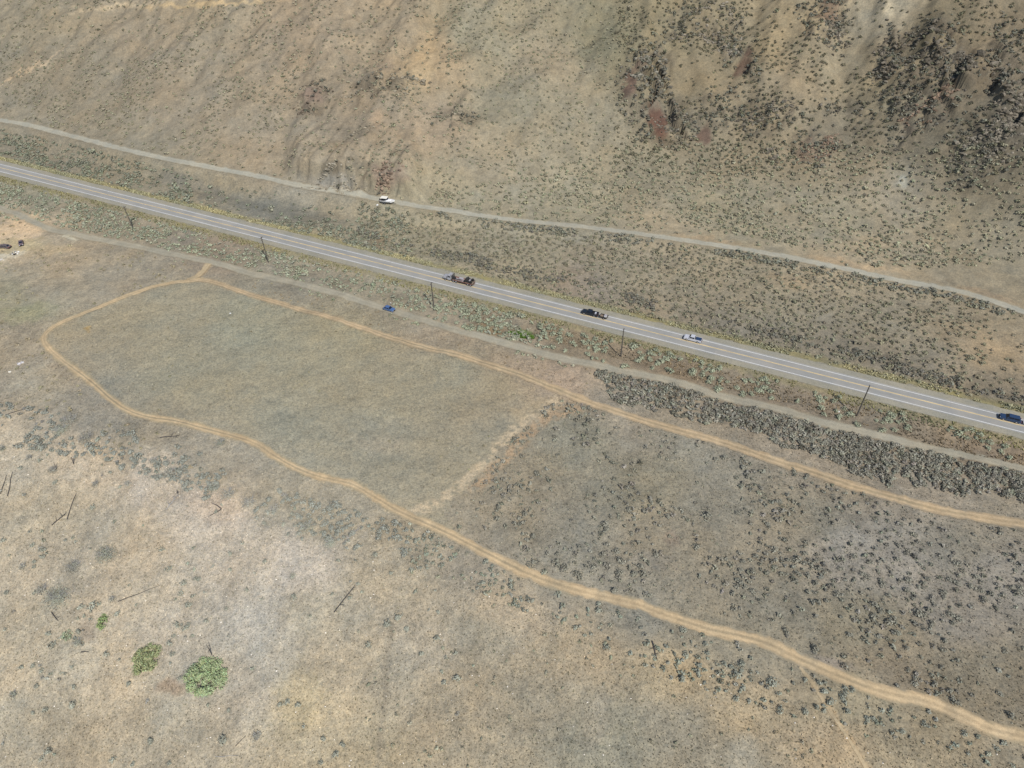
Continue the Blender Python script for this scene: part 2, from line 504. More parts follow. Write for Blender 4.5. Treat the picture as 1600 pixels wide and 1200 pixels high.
# ------------------------------------------------------------------ colours of the land, as seen in the photograph
CP = [  # u, v, colour seen
    (30, 30, 168, 155, 126), (100, 120, 166, 152, 124), (250, 60, 172, 156, 128), (300, 160, 172, 156, 128), (330, 20, 176, 158, 126), (420, 220, 176, 158, 128), (470, 60, 178, 158, 128),
    (600, 60, 176, 156, 124), (670, 90, 188, 162, 122), (680, 200, 182, 160, 128), (560, 170, 168, 150, 122), (760, 60, 170, 160, 128), (800, 160, 162, 154, 126), (850, 90, 176, 160, 128), (880, 220, 166, 154, 124),
    (760, 260, 166, 154, 126), (960, 60, 150, 142, 108), (1040, 60, 160, 144, 106), (1090, 110, 158, 142, 108), (1180, 60, 168, 150, 112), (1240, 30, 178, 158, 118), (1240, 120, 174, 154, 118),
    (1320, 90, 172, 154, 118), (1390, 20, 186, 172, 140), (1380, 150, 160, 148, 116), (1460, 40, 138, 126, 96), (1560, 50, 150, 134, 104), (1580, 100, 144, 128, 102), (1480, 150, 140, 126, 100), (1570, 200, 124, 114, 92), (1450, 230, 146, 132, 104), (1330, 220, 146, 134, 108),
    (1200, 240, 158, 142, 110), (1100, 240, 152, 140, 112), (1000, 260, 152, 142, 114), (1550, 280, 134, 124, 100),
    (700, 300, 162, 152, 122), (900, 320, 158, 148, 118), (1100, 330, 154, 145, 116), (1300, 340, 154, 144, 116), (1500, 340, 148, 137, 110), (1400, 300, 158, 148, 124), (1580, 430, 150, 138, 110), (1330, 410, 172, 154, 120), (1050, 360, 166, 150, 118),
    (80, 240, 160, 148, 122), (220, 275, 156, 144, 116), (330, 330, 152, 142, 116), (450, 320, 150, 143, 124), (480, 370, 154, 143, 114), (640, 370, 156, 147, 118), (800, 390, 156, 147, 120), (1000, 420, 156, 145, 118), (1200, 460, 152, 142, 116), (1400, 500, 150, 139, 114), (1560, 560, 160, 141, 110), (1560, 500, 154, 138, 108),
    (900, 460, 150, 136, 116), (1150, 520, 140, 130, 110), (1350, 570, 134, 125, 106), (1560, 610, 138, 124, 100),
    (60, 290, 150, 144, 118), (180, 350, 152, 140, 116), (330, 385, 150, 134, 112), (480, 440, 152, 141, 118), (620, 470, 152, 142, 118), (750, 500, 146, 134, 110), (900, 545, 142, 126, 100), (1050, 580, 140, 122, 97), (1250, 625, 140, 123, 100), (1400, 670, 138, 122, 99), (1560, 710, 136, 119, 97),
    (20, 370, 196, 174, 140), (60, 365, 186, 164, 130), (90, 390, 170, 150, 118), (60, 440, 164, 151, 124), (30, 470, 158, 150, 118), (200, 440, 162, 148, 122), (40, 540, 164, 150, 124), (60, 600, 162, 150, 128),
    (250, 490, 160, 150, 124), (400, 500, 158, 152, 126), (500, 560, 158, 151, 126), (300, 580, 157, 149, 124), (450, 650, 156, 149, 126), (600, 600, 158, 149, 124), (600, 700, 157, 148, 125), (700, 580, 160, 148, 120), (780, 600, 164, 147, 116), (690, 730, 158, 147, 122), (820, 580, 172, 150, 122), (540, 520, 160, 150, 120), (700, 520, 164, 148, 122),
    (880, 600, 172, 150, 126), (960, 620, 160, 146, 124), (1000, 650, 156, 143, 120), (1250, 710, 158, 143, 120), (1450, 770, 152, 138, 116), (1580, 795, 146, 134, 112),
    (900, 680, 142, 136, 114), (1000, 760, 142, 135, 112), (850, 800, 142, 134, 114), (1050, 850, 140, 132, 112), (900, 860, 142, 136, 118), (1150, 760, 142, 134, 114), (1250, 800, 138, 131, 112), (1340, 860, 150, 145, 134), (1400, 880, 144, 138, 126), (1500, 850, 134, 128, 112), (1200, 920, 136, 129, 110), (1350, 980, 132, 125, 104), (1500, 950, 138, 132, 120), (1550, 900, 142, 136, 124), (1500, 1050, 130, 122, 102), (1590, 1100, 136, 126, 104), (1400, 1060, 138, 127, 106),
    (30, 700, 186, 172, 146), (150, 640, 150, 142, 124), (120, 700, 184, 168, 142), (250, 740, 182, 170, 150), (230, 660, 156, 146, 124), (330, 720, 166, 155, 132), (450, 760, 170, 158, 132), (530, 800, 166, 156, 132), (60, 800, 178, 164, 136), (200, 850, 180, 165, 138), (320, 800, 188, 176, 158), (400, 870, 188, 178, 160), (480, 880, 184, 174, 158), (100, 900, 180, 165, 138), (60, 1000, 180, 166, 138), (200, 950, 182, 168, 142), (280, 980, 184, 172, 150), (170, 1040, 188, 172, 142), (390, 960, 178, 170, 154), (380, 1080, 174, 164, 144), (80, 1150, 174, 160, 132), (250, 1150, 176, 162, 134),
    (500, 960, 174, 163, 138), (600, 900, 176, 162, 134), (650, 830, 166, 154, 128), (720, 880, 156, 146, 126), (480, 1120, 184, 168, 134), (560, 1050, 174, 160, 132), (640, 1000, 172, 158, 132), (700, 1100, 168, 152, 122), (750, 1000, 162, 151, 126), (560, 1180, 172, 158, 126),
    (820, 960, 182, 160, 126), (880, 920, 152, 142, 120), (900, 1010, 176, 154, 118), (1000, 960, 146, 138, 118), (1050, 1050, 180, 157, 116), (1100, 1000, 146, 138, 116), (1180, 1100, 178, 154, 114), (1200, 1030, 148, 138, 114), (1300, 1150, 172, 150, 114), (850, 1100, 158, 148, 124), (950, 1150, 152, 144, 118), (1050, 1130, 150, 142, 120), (1150, 1180, 152, 145, 124), (1350, 1100, 152, 141, 112), (1450, 1150, 156, 142, 112), (1580, 1180, 156, 140, 110), (1450, 1190, 160, 144, 112),
]
CP = np.array(CP, float)
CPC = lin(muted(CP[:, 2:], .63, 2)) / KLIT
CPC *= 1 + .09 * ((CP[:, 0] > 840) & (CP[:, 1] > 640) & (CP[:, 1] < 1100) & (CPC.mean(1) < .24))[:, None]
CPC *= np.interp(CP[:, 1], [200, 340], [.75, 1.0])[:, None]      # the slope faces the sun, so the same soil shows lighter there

# soft-edged spots: u, v, half width, half height, tilt, colour, strength
SPOTS = [
    (1028, 188, 14, 32, -.35, (112, 80, 67), .95), (985, 130, 10, 30, .2, (112, 88, 77), .9), (1000, 100, 8, 14, .5, (118, 92, 80), .7), (1160, 100, 9, 30, .45, (110, 86, 72), .9), (1102, 212, 10, 18, .2, (114, 90, 78), .9),
    (1295, 15, 18, 20, 0, (120, 94, 80), .7), (490, 150, 18, 16, 0, (126, 106, 96), .8), (600, 100, 20, 8, 0, (150, 132, 112), .5), (1416, 200, 12, 12, 0, (120, 104, 90), .6), (1260, 235, 16, 18, 0, (128, 104, 88), .6),
    (610, 272, 28, 18, .1, (146, 128, 112), .9), (520, 283, 44, 13, .1, (150, 146, 136), .95), (25, 362, 46, 20, -.25, (214, 184, 144), .95), (12, 392, 30, 14, -.2, (208, 192, 160), .9), (80, 392, 50, 8, -.1, (184, 160, 120), .7), (590, 185, 14, 16, .2, (168, 140, 110), .5), (1408, 283, 9, 8, 0, (168, 166, 150), .9), (1393, 12, 10, 16, .2, (200, 184, 150), .8),
    (420, 325, 115, 17, .22, (128, 126, 114), .95), (300, 290, 60, 14, .25, (126, 122, 110), .8), (660, 100, 25, 60, .3, (190, 162, 118), .5),
    (330, 6, 110, 4, -.05, (192, 166, 122), .9), (40, 110, 90, 3, -.5, (192, 168, 134), .8), (200, 8, 90, 4, -.1, (192, 172, 138), .8), (90, 263, 12, 5, .2, (128, 98, 80), .7), (380, 375, 40, 5, .26, (132, 108, 84), .7),
    (815, 523, 22, 5, .15, (104, 130, 66), .9), (760, 513, 30, 5, .2, (140, 116, 82), .7), (590, 380, 16, 14, .5, (142, 118, 90), .6), (20, 385, 50, 12, -.1, (190, 168, 116), .6), (5, 400, 40, 6, -.15, (206, 196, 170), .8),
    (1340, 860, 52, 24, .1, (156, 150, 138), .6), (1490, 960, 45, 24, 0, (148, 142, 130), .5), (1060, 690, 60, 22, .35, (150, 146, 130), .7), (1255, 740, 60, 16, .35, (150, 143, 126), .5), (1300, 1035, 30, 10, .3, (150, 142, 134), .7), (1585, 875, 25, 30, 0, (150, 144, 132), .5), (1020, 880, 40, 14, 0, (144, 138, 126), .5),
    (850, 640, 60, 18, -.2, (176, 154, 122), .7), (590, 695, 40, 14, .1, (176, 160, 136), .5), (630, 650, 60, 4, .1, (170, 160, 132), .4),
    (225, 755, 22, 40, .1, (194, 184, 170), .55), (445, 880, 24, 60, .15, (192, 184, 172), .5), (330, 790, 60, 26, .4, (192, 176, 158), .6), (395, 960, 30, 80, 0, (184, 177, 163), .4), (270, 1075, 30, 12, 0, (168, 140, 112), .7), (135, 985, 14, 22, 0, (160, 142, 122), .6),
    (470, 1100, 40, 60, 0, (192, 174, 132), .5), (180, 1030, 30, 50, 0, (192, 174, 144), .6), (1160, 1175, 26, 30, 0, (170, 165, 148), .45), (930, 1130, 20, 50, .2, (162, 152, 132), .5), (1050, 840, 16, 14, 0, (150, 130, 114), .5),
    (60, 600, 50, 30, 0, (170, 164, 142), .4), (135, 515, 8, 3, 0, (178, 146, 88), .8), (110, 370, 14, 5, .25, (200, 190, 160), .8), (605, 1070, 7, 120, .12, (140, 130, 112), .55), (1235, 440, 40, 10, .2, (168, 148, 116), .5), (1100, 375, 60, 7, .12, (178, 152, 116), .6),
    (1330, 412, 80, 8, .2, (180, 154, 118), .7), (1530, 460, 60, 8, .25, (164, 140, 110), .5), (1550, 550, 60, 30, .2, (166, 144, 110), .5), (40, 490, 50, 14, -.2, (150, 150, 108), .5),
]


def pts3(px):
    return np.array([P(u, v) for u, v in px])


LOOP_PX = [(312, 437), (250, 446), (200, 462), (150, 482), (100, 502), (76, 517), (69, 530), (78, 546), (100, 565), (125, 583), (150, 603), (175, 625), (200, 641), (230, 651), (275, 658), (325, 671), (362, 681), (400, 694), (425, 710), (462, 731), (500, 745), (550, 757), (587, 778), (625, 800), (675, 822), (725, 846), (775, 872), (837, 901), (900, 922), (950, 934), (1000, 946), (1050, 965), (1100, 981), (1150, 992), (1200, 1006), (1250, 1030), (1300, 1052), (1350, 1072), (1400, 1086), (1450, 1097), (1500, 1117), (1550, 1140), (1600, 1152), (1700, 1180)]
UPT_PX = [(305, 437), (335, 441), (400, 463), (500, 491), (575, 515), (650, 539), (725, 557), (800, 581), (850, 601), (900, 621), (975, 647), (1050, 670), (1125, 691), (1200, 716), (1275, 740), (1350, 765), (1425, 786), (1500, 803), (1600, 819), (1720, 832)]
CON_PX = [(326, 412), (318, 423), (308, 432), (296, 437)]
LOW_PX = [(-150, 278), (0, 325), (75, 357), (120, 367), (200, 383), (320, 407), (400, 429), (450, 440), (512, 455), (562, 470), (607, 484), (650, 497), (750, 525), (800, 539), (900, 565), (1050, 596), (1125, 619), (1200, 635), (1300, 664), (1400, 687), (1500, 710), (1600, 733), (1740, 766)]
FOOT_PX = [(1250, 1042), (1262, 1058), (1277, 1080), (1295, 1108), (1316, 1140), (1335, 1168), (1352, 1196), (1362, 1215)]


def pip(u, v, poly):
    ins = np.zeros(u.shape, bool)
    n = len(poly)
    j = n - 1
    for i in range(n):
        xi, yi = poly[i]; xj, yj = poly[j]
        c = ((yi > v) != (yj > v)) & (u < (xj - xi) * (v - yi) / (yj - yi + 1e-9) + xi)
        ins ^= c; j = i
    return ins


FIELD = LOOP_PX[0:26] + [(690, 800), (740, 755), (800, 680), (850, 640), (880, 618)] + [(p[0], p[1]) for p in UPT_PX[8::-1]]


def catmull(pts, step):
    pts = np.asarray(pts); out = []
    p = np.vstack([2 * pts[0] - pts[1], pts, 2 * pts[-1] - pts[-2]])
    for i in range(1, len(p) - 2):
        n = max(2, int(np.linalg.norm(p[i + 1][:2] - p[i][:2]) / step))
        for t in np.linspace(0, 1, n, endpoint=False):
            out.append(0.5 * (2 * p[i] + (p[i + 1] - p[i - 1]) * t + (2 * p[i - 1] - 5 * p[i] + 4 * p[i + 1] - p[i + 2]) * t * t + (3 * p[i] - p[i - 1] - 3 * p[i + 1] + p[i + 2]) * t ** 3))
    out.append(pts[-1])
    return np.array(out)


LOOP = catmull(pts3(LOOP_PX), 0.8)
UPT = catmull(pts3(UPT_PX), 0.8)
CON = catmull(pts3(CON_PX), 0.8)
LOW = catmull(pts3(LOW_PX), 1.0)
FOOT = catmull(pts3(FOOT_PX), 0.6)
XTR = catmull(pts3([(650, 800), (690, 781), (725, 753), (755, 723), (785, 690), (825, 655), (872, 622)]), .8)
XTR2 = catmull(pts3([(742, 762), (770, 735), (800, 705), (832, 672), (862, 650), (900, 640)]), .8)
UPR = catmull(UPW, 1.0)
HWL = np.array([[_h0[0] + HWD[0] * t, _h0[1] + HWD[1] * t, .8] for t in np.arange(-140, 600, 2.0)])


def pdist(x, y, line, stride=1):
    """distance to a polyline for many points"""
    ln = line[::stride, :2]
    lo, hi = ln.min(0) - 25, ln.max(0) + 25
    sel = (x > lo[0]) & (x < hi[0]) & (y > lo[1]) & (y < hi[1])
    d = np.full(x.shape, 99.0)
    xs, ys = x[sel], y[sel]
    best = np.full(xs.shape, 99.0)
    for a, b in zip(ln[:-1], ln[1:]):
        ab = b - a
        m = (xs > min(a[0], b[0]) - 12) & (xs < max(a[0], b[0]) + 12) & (ys > min(a[1], b[1]) - 12) & (ys < max(a[1], b[1]) + 12)
        if not m.any(): continue
        px, py = xs[m] - a[0], ys[m] - a[1]
        t = np.clip((px * ab[0] + py * ab[1]) / (ab @ ab + 1e-9), 0, 1)
        best[m] = np.minimum(best[m], np.hypot(px - t * ab[0], py - t * ab[1]))
    d[sel] = best
    return d


def land_colour(x, y, z):
    u, v, _ = proj(x, y, z)
    wu = 26 * fbm(x, y, 18, 3, 101); wv = 18 * fbm(x, y, 18, 3, 111)
    uc = np.clip(u + wu, -60, 1660); vc = np.clip(v + wv, -30, 1230)
    num = np.zeros((len(x), 3)); den = np.zeros(len(x))
    for i in range(len(CP)):
        d2 = (uc - CP[i, 0]) ** 2 + ((vc - CP[i, 1]) * 1.5) ** 2 + 500
        wgt = 1.0 / (d2 * d2)
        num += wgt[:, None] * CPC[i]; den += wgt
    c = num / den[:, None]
    u2 = u + 5 * fbm(x, y, 3.5, 3, 121) * 2; v2 = v + 4 * fbm(x, y, 3.5, 3, 131) * 2
    rag = fbm(x, y, 2.2, 3, 141)
    # rocky ground is greyer
    rm = rock_mask(x, y)
    n = fbm(x, y, 4.0, 4, 151, .6)
    k = (np.clip(rm, 0, 1) * sstep(-.3, .25, n) * .85)[:, None]
    c = c * (1 - k) + alb(110, 103, 92) * k
    k = (np.clip(rm, 0, 1) * sstep(.2, .5, fbm(x, y, 6.0, 3, 155)) * .5)[:, None]
    c = c * (1 - k) + alb(128, 124, 112) * k
    for (su, sv, a, b, t, cc, s) in SPOTS:
        m = (np.abs(u - su) < a + b + 40) & (np.abs(v - sv) < a + b + 40)
        if not m.any(): continue
        ct, sn = math.cos(t), math.sin(t)
        du, dv = u2[m] - su, v2[m] - sv
        d = np.hypot((du * ct + dv * sn) / a, (-du * sn + dv * ct) / b) + .3 * rag[m]
        k = (s * (1 - sstep(0.5, 1.35, d)))[:, None]
        c[m] = c[m] * (1 - k) + alb(*muted(cc, .72, 1)) * k
    # patchy grass, straw and bare soil
    a = fbm(x, y, 7.0, 4, 161, .6); b = fbm(x, y, 1.7, 3, 171, .6); g = fbm(x, y, 16, 3, 181)
    inf = pip(u + 10 * rag, v + 8 * rag, FIELD)
    fm = 1 - .5 * inf
    c = c * np.where(inf[:, None], np.array([.990, 1.006, .985]), 1.0)
    c = c * (1 + fm * (.16 * a + .20 * b))[:, None]
    c = c * (1 + np.outer(g, [.07, .015, -.05]))
    # streaks on the hillside, running downhill
    # roads' soft margins
    hd = hw_dist(x, y)
    e = hd + 1.1 * rag
    k = ((sstep(5.3, 6.4, e) * (1 - sstep(7.5, 12, e))) * (.65 + .35 * fbm(x, y, 3, 2, 191)))[:, None]
    k = np.clip(k, 0, 1)
    c = c * (1 - k) + alb(160, 154, 112) * k
    k = np.clip((1 - sstep(-6.6, -5.8, -np.abs(hd) * 1.0 - 0 * hd) * 0) * (1 - sstep(5.6, 6.4, np.abs(e))), 0, 1)[:, None]
    c = c * (1 - k) + alb(156, 153, 142) * k
    em = -hd + 1.0 * rag
    k = np.clip(sstep(5.5, 6.5, em) * (1 - sstep(7, 9.0, em)) * .7, 0, 1)[:, None]
    c = c * (1 - k) + alb(140, 134, 106) * k
    for line, wd, cc, s, st in ((LOOP, 1.0, (180, 166, 136), .55, 2), (UPT, 1.0, (178, 160, 132), .55, 2), (CON, 1.2, (184, 163, 130), .7, 1), (FOOT, .3, (188, 168, 138), .8, 2), (LOW, 1.4, (160, 154, 136), .7, 2), (UPR, 1.5, (162, 155, 138), .6, 2)):
        d = pdist(x, y, line, st) + .9 * rag
        k = (s * (1 - sstep(wd * .7, wd * 1.9, d)))[:, None]
        c = c * (1 - k) + alb(*cc) * k
    pn = fbm(x, y, 1.5, 3, 193, .6)
    for line, wd, cc, s in ((XTR, 1.5, (198, 183, 158), .9), (XTR2, 1.7, (178, 156, 130), .75)):
        d = pdist(x, y, line, 1) + 1.0 * rag
        k = (s * (1 - sstep(wd * .5, wd * 1.7, d)) * sstep(-.35, .15, pn))[:, None]
        c = c * (1 - k) + alb(*cc) * k
    return np.clip(c, .01, .8)


# ------------------------------------------------------------------ the ground mesh
def build_land():
    ys = [-60.0]
    while ys[-1] < 900:
        y = ys[-1]
        dy = 3.0 if y < 20 else 1.0 if y < 45 else .38 if y < 130 else .52 if y < 300 else .55 if y < 440 else .9 if y < 500 else min(12, .9 + (y - 500) * .03)
        ys.append(y + dy)
    ys = np.array(ys)
    nc = 720
    s = np.linspace(-1, 1, nc)
    half = 135 + .52 * np.clip(ys, 0, None) + np.clip(ys - 450, 0, None) * .5
    X = s[None, :] * half[:, None]
    Y = np.repeat(ys[:, None], nc, 1)
    x, y = X.ravel(), Y.ravel()
    z = height(x, y)
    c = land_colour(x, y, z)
    nr = len(ys)
    idx = np.arange(nr * nc).reshape(nr, nc)
    f = np.stack([idx[:-1, :-1], idx[:-1, 1:], idx[1:, 1:], idx[1:, :-1]], -1).reshape(-1, 4)
    V = np.stack([x, y, z], 1)
    fy = y[f].mean(1); fx = x[f].mean(1)
    up = fy > up_y(fx)
    for name, sel, mat in (('ground', ~up, MAT['ground']), ('hillside', up, MAT['hill'])):
        ff = f[sel]
        used = np.unique(ff)
        remap = np.zeros(nr * nc, np.int64); remap[used] = np.arange(len(used))
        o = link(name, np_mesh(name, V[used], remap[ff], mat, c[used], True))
        tag(o, kind='structure')


build_land()


# ------------------------------------------------------------------ roads
def ribbon(name, line, offs, colfn, mat, lift, ragged=0.0, parent=None, zfix=None, label=None, ws=None):
    ln = line[:, :2]
    t = np.gradient(ln, axis=0)
    t = t / (np.linalg.norm(t, axis=1)[:, None] + 1e-9)
    nrm = np.stack([-t[:, 1], t[:, 0]], 1)
    k = len(offs)
    n = len(ln)
    ds = np.concatenate([[0], np.cumsum(np.linalg.norm(np.diff(ln, axis=0), axis=1))])
    pts = np.zeros((n, k, 3)); cc = np.zeros((n, k, 3))
    for j, o in enumerate(offs):
        oo = np.full(n, float(o)) if ws is None else float(o) * ws
        if ragged:
            sgn = 1 if o > 0 else -1
            edge = abs(o) / max(abs(offs[0]), abs(offs[-1]))
            oo = oo + sgn * ragged * edge * (fbm(ds, ds * 0 + sgn * 31, 2.6, 4, 201 + (sgn > 0), .65) + .6 * fbm(ds, ds * 0 + sgn * 7, 14, 2, 211))
        xy = ln + nrm * oo[:, None]
        pts[:, j, :2] = xy
        pts[:, j, 2] = (height(xy[:, 0], xy[:, 1]) if zfix is None else zfix) + lift
        cc[:, j] = colfn(o, ds, xy)
    idx = np.arange(n * k).reshape(n, k)
    f = np.stack([idx[:-1, :-1], idx[1:, :-1], idx[1:, 1:], idx[:-1, 1:]], -1).reshape(-1, 4)[:, ::-1]
    o = link(name, np_mesh(name, pts.reshape(-1, 3), f, mat, cc.reshape(-1, 3), True), parent)
    return o


def melt(c, o, omax, xy, seed):
    """let the edge of a track run out raggedly into the ground beside it"""
    g = land_colour(xy[:, 0], xy[:, 1], height(xy[:, 0], xy[:, 1]))
    k = sstep(.62, .98, abs(o) / omax + .45 * fbm(xy[:, 0], xy[:, 1], 1.6, 3, seed, .6))[:, None]
    return c * (1 - k) + g * k


def dirt_col(base, rut, mid, r0):
    base, rut, mid = alb(*base), alb(*rut), alb(*mid)
    def fn(o, ds, xy):
        n = fbm(xy[:, 0], xy[:, 1], 5, 3, 221)
        k = np.exp(-((abs(o) - r0) / .28) ** 2)
        m = np.exp(-(o / .3) ** 2) * np.clip(.6 + 1.2 * fbm(ds, ds * 0, 22, 2, 231), 0, 1)
        c = base + (rut - base) * k
        c = c + (mid - c) * m[:, None]
        c = np.clip(c * (1 + .16 * n + .12 * fbm(xy[:, 0], xy[:, 1], 1.2, 2, 223))[:, None], 0, 1)
        return melt(c, o, 1.75 if r0 > .5 else 1.3 if r0 > .4 else .5, xy, 225)
    return fn


def widths(line, us, wsv):
    u, _, _ = proj(line[:, 0], line[:, 1], line[:, 2])
    return np.interp(u, us, wsv)


TO = [-1.75, -1.4, -1.1, -.8, -.5, -.2, 0, .2, .5, .8, 1.1, 1.4, 1.75]
tag(ribbon('dirt_track', LOOP, TO, dirt_col((182, 164, 136), (200, 181, 150), (152, 142, 121), .66), MAT['track'], .09, .38, ws=widths(LOOP, [60, 600, 900, 1600], [.66, .72, .98, 1.02])), 'pale sandy two rut track looping round the smooth field', kind='structure')
tag(ribbon('dirt_track', UPT[2:], [o * 1.0 for o in TO], dirt_col((177, 159, 132), (195, 176, 148), (155, 144, 121), .7), MAT['track'], .11, .4, ws=widths(UPT[2:], [300, 600, 900, 1600], [.66, .76, .98, 1.04])), 'orange tinted two rut track between field and highway', kind='structure')
tag(ribbon('dirt_track', CON, [-1.3, -.6, 0, .6, 1.3], dirt_col((178, 163, 136), (188, 172, 144), (174, 160, 134), .6), MAT['track'], .13, .4), 'short sandy spur joining loop track to gravel road', kind='structure')
tag(ribbon('footpath', FOOT, [-.38, 0, .38], dirt_col((182, 167, 140), (188, 173, 146), (184, 169, 142), .3), MAT['track'], .08, .25), 'narrow footpath leading down from the sandy track', kind='structure')


def grav(c):
    c = alb(*c)
    def fn(o, ds, xy):
        n = fbm(xy[:, 0], xy[:, 1], 4, 3, 241); b = fbm(xy[:, 0], xy[:, 1], 30, 2, 251)
        k = np.exp(-((abs(o) - .8) / .35) ** 2) * .08
        return melt(np.clip(c * (1 + .10 * n + .08 * b + k)[:, None], 0, 1), o, 1.9, xy, 245)
    return fn


GO = [-1.9, -1.5, -1.1, -.8, -.4, 0, .4, 0.8, 1.1, 1.5, 1.9]
tag(ribbon('gravel_road', UPR, [o * 1.08 for o in GO], grav((168, 167, 156)), MAT['gravel'], .09, .4), 'grey gravel road along the foot of the hillside', kind='structure')
tag(ribbon('gravel_road', LOW, [o * 1.05 for o in GO], grav((163, 159, 145)), MAT['gravel'], .09, .4), 'grey gravel road below the highway beside the poles', kind='structure')


# highway: shoulders, asphalt, painted lines. Offsets are measured from the yellow line, + away from the camera
_n = np.linalg.norm
def off_at(u, v):
    p = Pflat(u, v, .85)
    return float(hw_dist(p[0], p[1]))
E_LO = -2.85
E_UP = 2.55
def asph(o, ds, xy):
    n = fbm(ds * .08, ds * 0 + o * 2.0, 1.0, 3, 261); m = fbm(xy[:, 0], xy[:, 1], 5, 3, 271)
    k = -.09 * 1.35 * math.exp(-((abs(abs(o) - 1.35) - .55) / .3) ** 2) + .03 * (abs(o) > 2.7)
    return alb(162, 163, 163) * (1 + .09 * n + .05 * m + k)[:, None]
def shoul(o, ds, xy):
    return alb(157, 155, 144) * (1 + .10 * fbm(xy[:, 0], xy[:, 1], 3, 3, 281))[:, None]
HWS = HWL.copy(); HWS[:, 2] = .8
tag(ribbon('highway_shoulder', HWS, [-5.9, -5.2, -4.4, -3.0, 0, 3, 4.4, 5.2, 5.6], shoul, MAT['gravel'], .0, .45, zfix=.84), 'grey gravel shoulder strips along both sides of the highway', kind='structure')
hw = ribbon('highway', HWS, [-3.45, -2.8, -2.2, -1.6, -1, -.5, 0, .5, 1, 1.6, 2.2, 2.8, 3.3], asph, MAT['asphalt'], .0, .05, zfix=.87)
tag(hw, 'two lane grey asphalt highway crossing the valley', kind='structure')
def stripe(name, o, wd, mat, label=None):
    one = lambda a, ds, xy: np.ones((len(ds), 3))
    s = ribbon(name, HWS, [o - wd / 2, o + wd / 2], one, mat, 0, 0, hw, .876)
    if label: s['label'] = label
stripe('edge_line', E_LO, .16, MAT['white_line'], 'white edge line nearer the camera')
stripe('edge_line', E_UP, .16, MAT['white_line'], 'white edge line on the hillside edge')
stripe('centre_line', -.13, .14, MAT['yellow_line'])
stripe('centre_line', .13, .14, MAT['yellow_line'])


# ------------------------------------------------------------------ vegetation
def shrub_variant(nq, flat=.85, spread=1.0, size=.42, seed=0, upright=.35):
    r = np.random.default_rng(seed)
    nl = r.integers(3, 6)
    lob = np.stack([r.normal(0, .25, nl), r.normal(0, .25, nl), r.uniform(.1, .35, nl)], 1)
    lob[0] = (0, 0, .3)
    lr = r.uniform(.45, .8, nl)
    V, C = [], []
    for i in range(nq):
        k = r.integers(nl)
        d = r.normal(0, 1, 3); d[2] = abs(d[2]) * .9 + .05; d /= np.linalg.norm(d)
        p = lob[k] + d * lr[k] * r.uniform(.55, 1.08)
        p[2] = max(.03, p[2] * flat * 1.25)
        nrm = d * 1.0 + r.normal(0, .33, 3); nrm[2] += upright * .4; nrm /= np.linalg.norm(nrm)
        a = np.cross(nrm, r.normal(0, 1, 3)); a /= np.linalg.norm(a); b = np.cross(nrm, a)
        s = size * r.uniform(.5, 1.1)
        q = [p + a * s * .5, p + b * s * r.uniform(.25, .5), p - a * s * .5, p - b * s * r.uniform(.25, .5)]
        V.append(q); C.append(r.uniform(.78, 1.22))
    return np.array(V).reshape(-1, 3), np.repeat(np.array(C), 4)


LOWV = [shrub_variant(24, size=.66, seed=i) for i in range(14)]
MIDV = [shrub_variant(90, size=.38, seed=100 + i) for i in range(8)]


# line that runs along the roads in the picture, used to cut the land into stands of shrubs
uu = [p[0] for p in UP_PX]; uv = [p[1] for p in UP_PX]
lu = [p[0] for p in LOW_PX]; lv = [p[1] for p in LOW_PX]
tu = [p[0] for p in UPT_PX]; tv = [p[1] for p in UPT_PX]
_lp = [p for p in LOOP_PX[7:]]
bu = [p[0] for p in _lp]; bv = [p[1] for p in _lp]
fUP = lambda u: np.interp(u, uu, uv)
fHW = lambda u: 262 + .2525 * u
fLOW = lambda u: np.interp(u, lu, lv)
fUPT = lambda u: np.interp(u, tu, tv)
fLOOP = lambda u: np.interp(u, bu, bv)
_eu = [(-300, 600), (-100, 640), (0, 668), (150, 690), (300, 742), (420, 800), (600, 850), (700, 885), (850, 950), (1000, 1020), (1300, 1120), (1600, 1200)]
fEDGE = lambda u: np.interp(u, [a for a, b in _eu], [b for a, b in _eu])

BLOCK = [(LOOP, 1.9), (UPT, 1.9), (CON, 1.6), (LOW, 2.0), (UPR, 2.3), (FOOT, .6)]


def scatter(x0, x1, y0, y1, g):
    nx, ny = int((x1 - x0) / g), int((y1 - y0) / g)
    X, Y = np.meshgrid(np.arange(nx), np.arange(ny))
    X = x0 + (X + rng.uniform(0, 1, X.shape)) * g
    Y = y0 + (Y + rng.uniform(0, 1, Y.shape)) * g
    x, y = X.ravel(), Y.ravel()
    # keep to the part of the land the picture shows, with a margin
    m = np.abs(x) < 115 + .56 * y
    x, y = x[m], y[m]
    z = height(x, y)
    u, v, w_ = proj(x, y, z)
    m = (u > -150) & (u < 1750) & (v > -90) & (v < 1300)
    return x[m], y[m], z[m], u[m], v[m], w_[m]


STANDS = []      # (x,y,z,u,v,w,r,rgb,kind,region label)


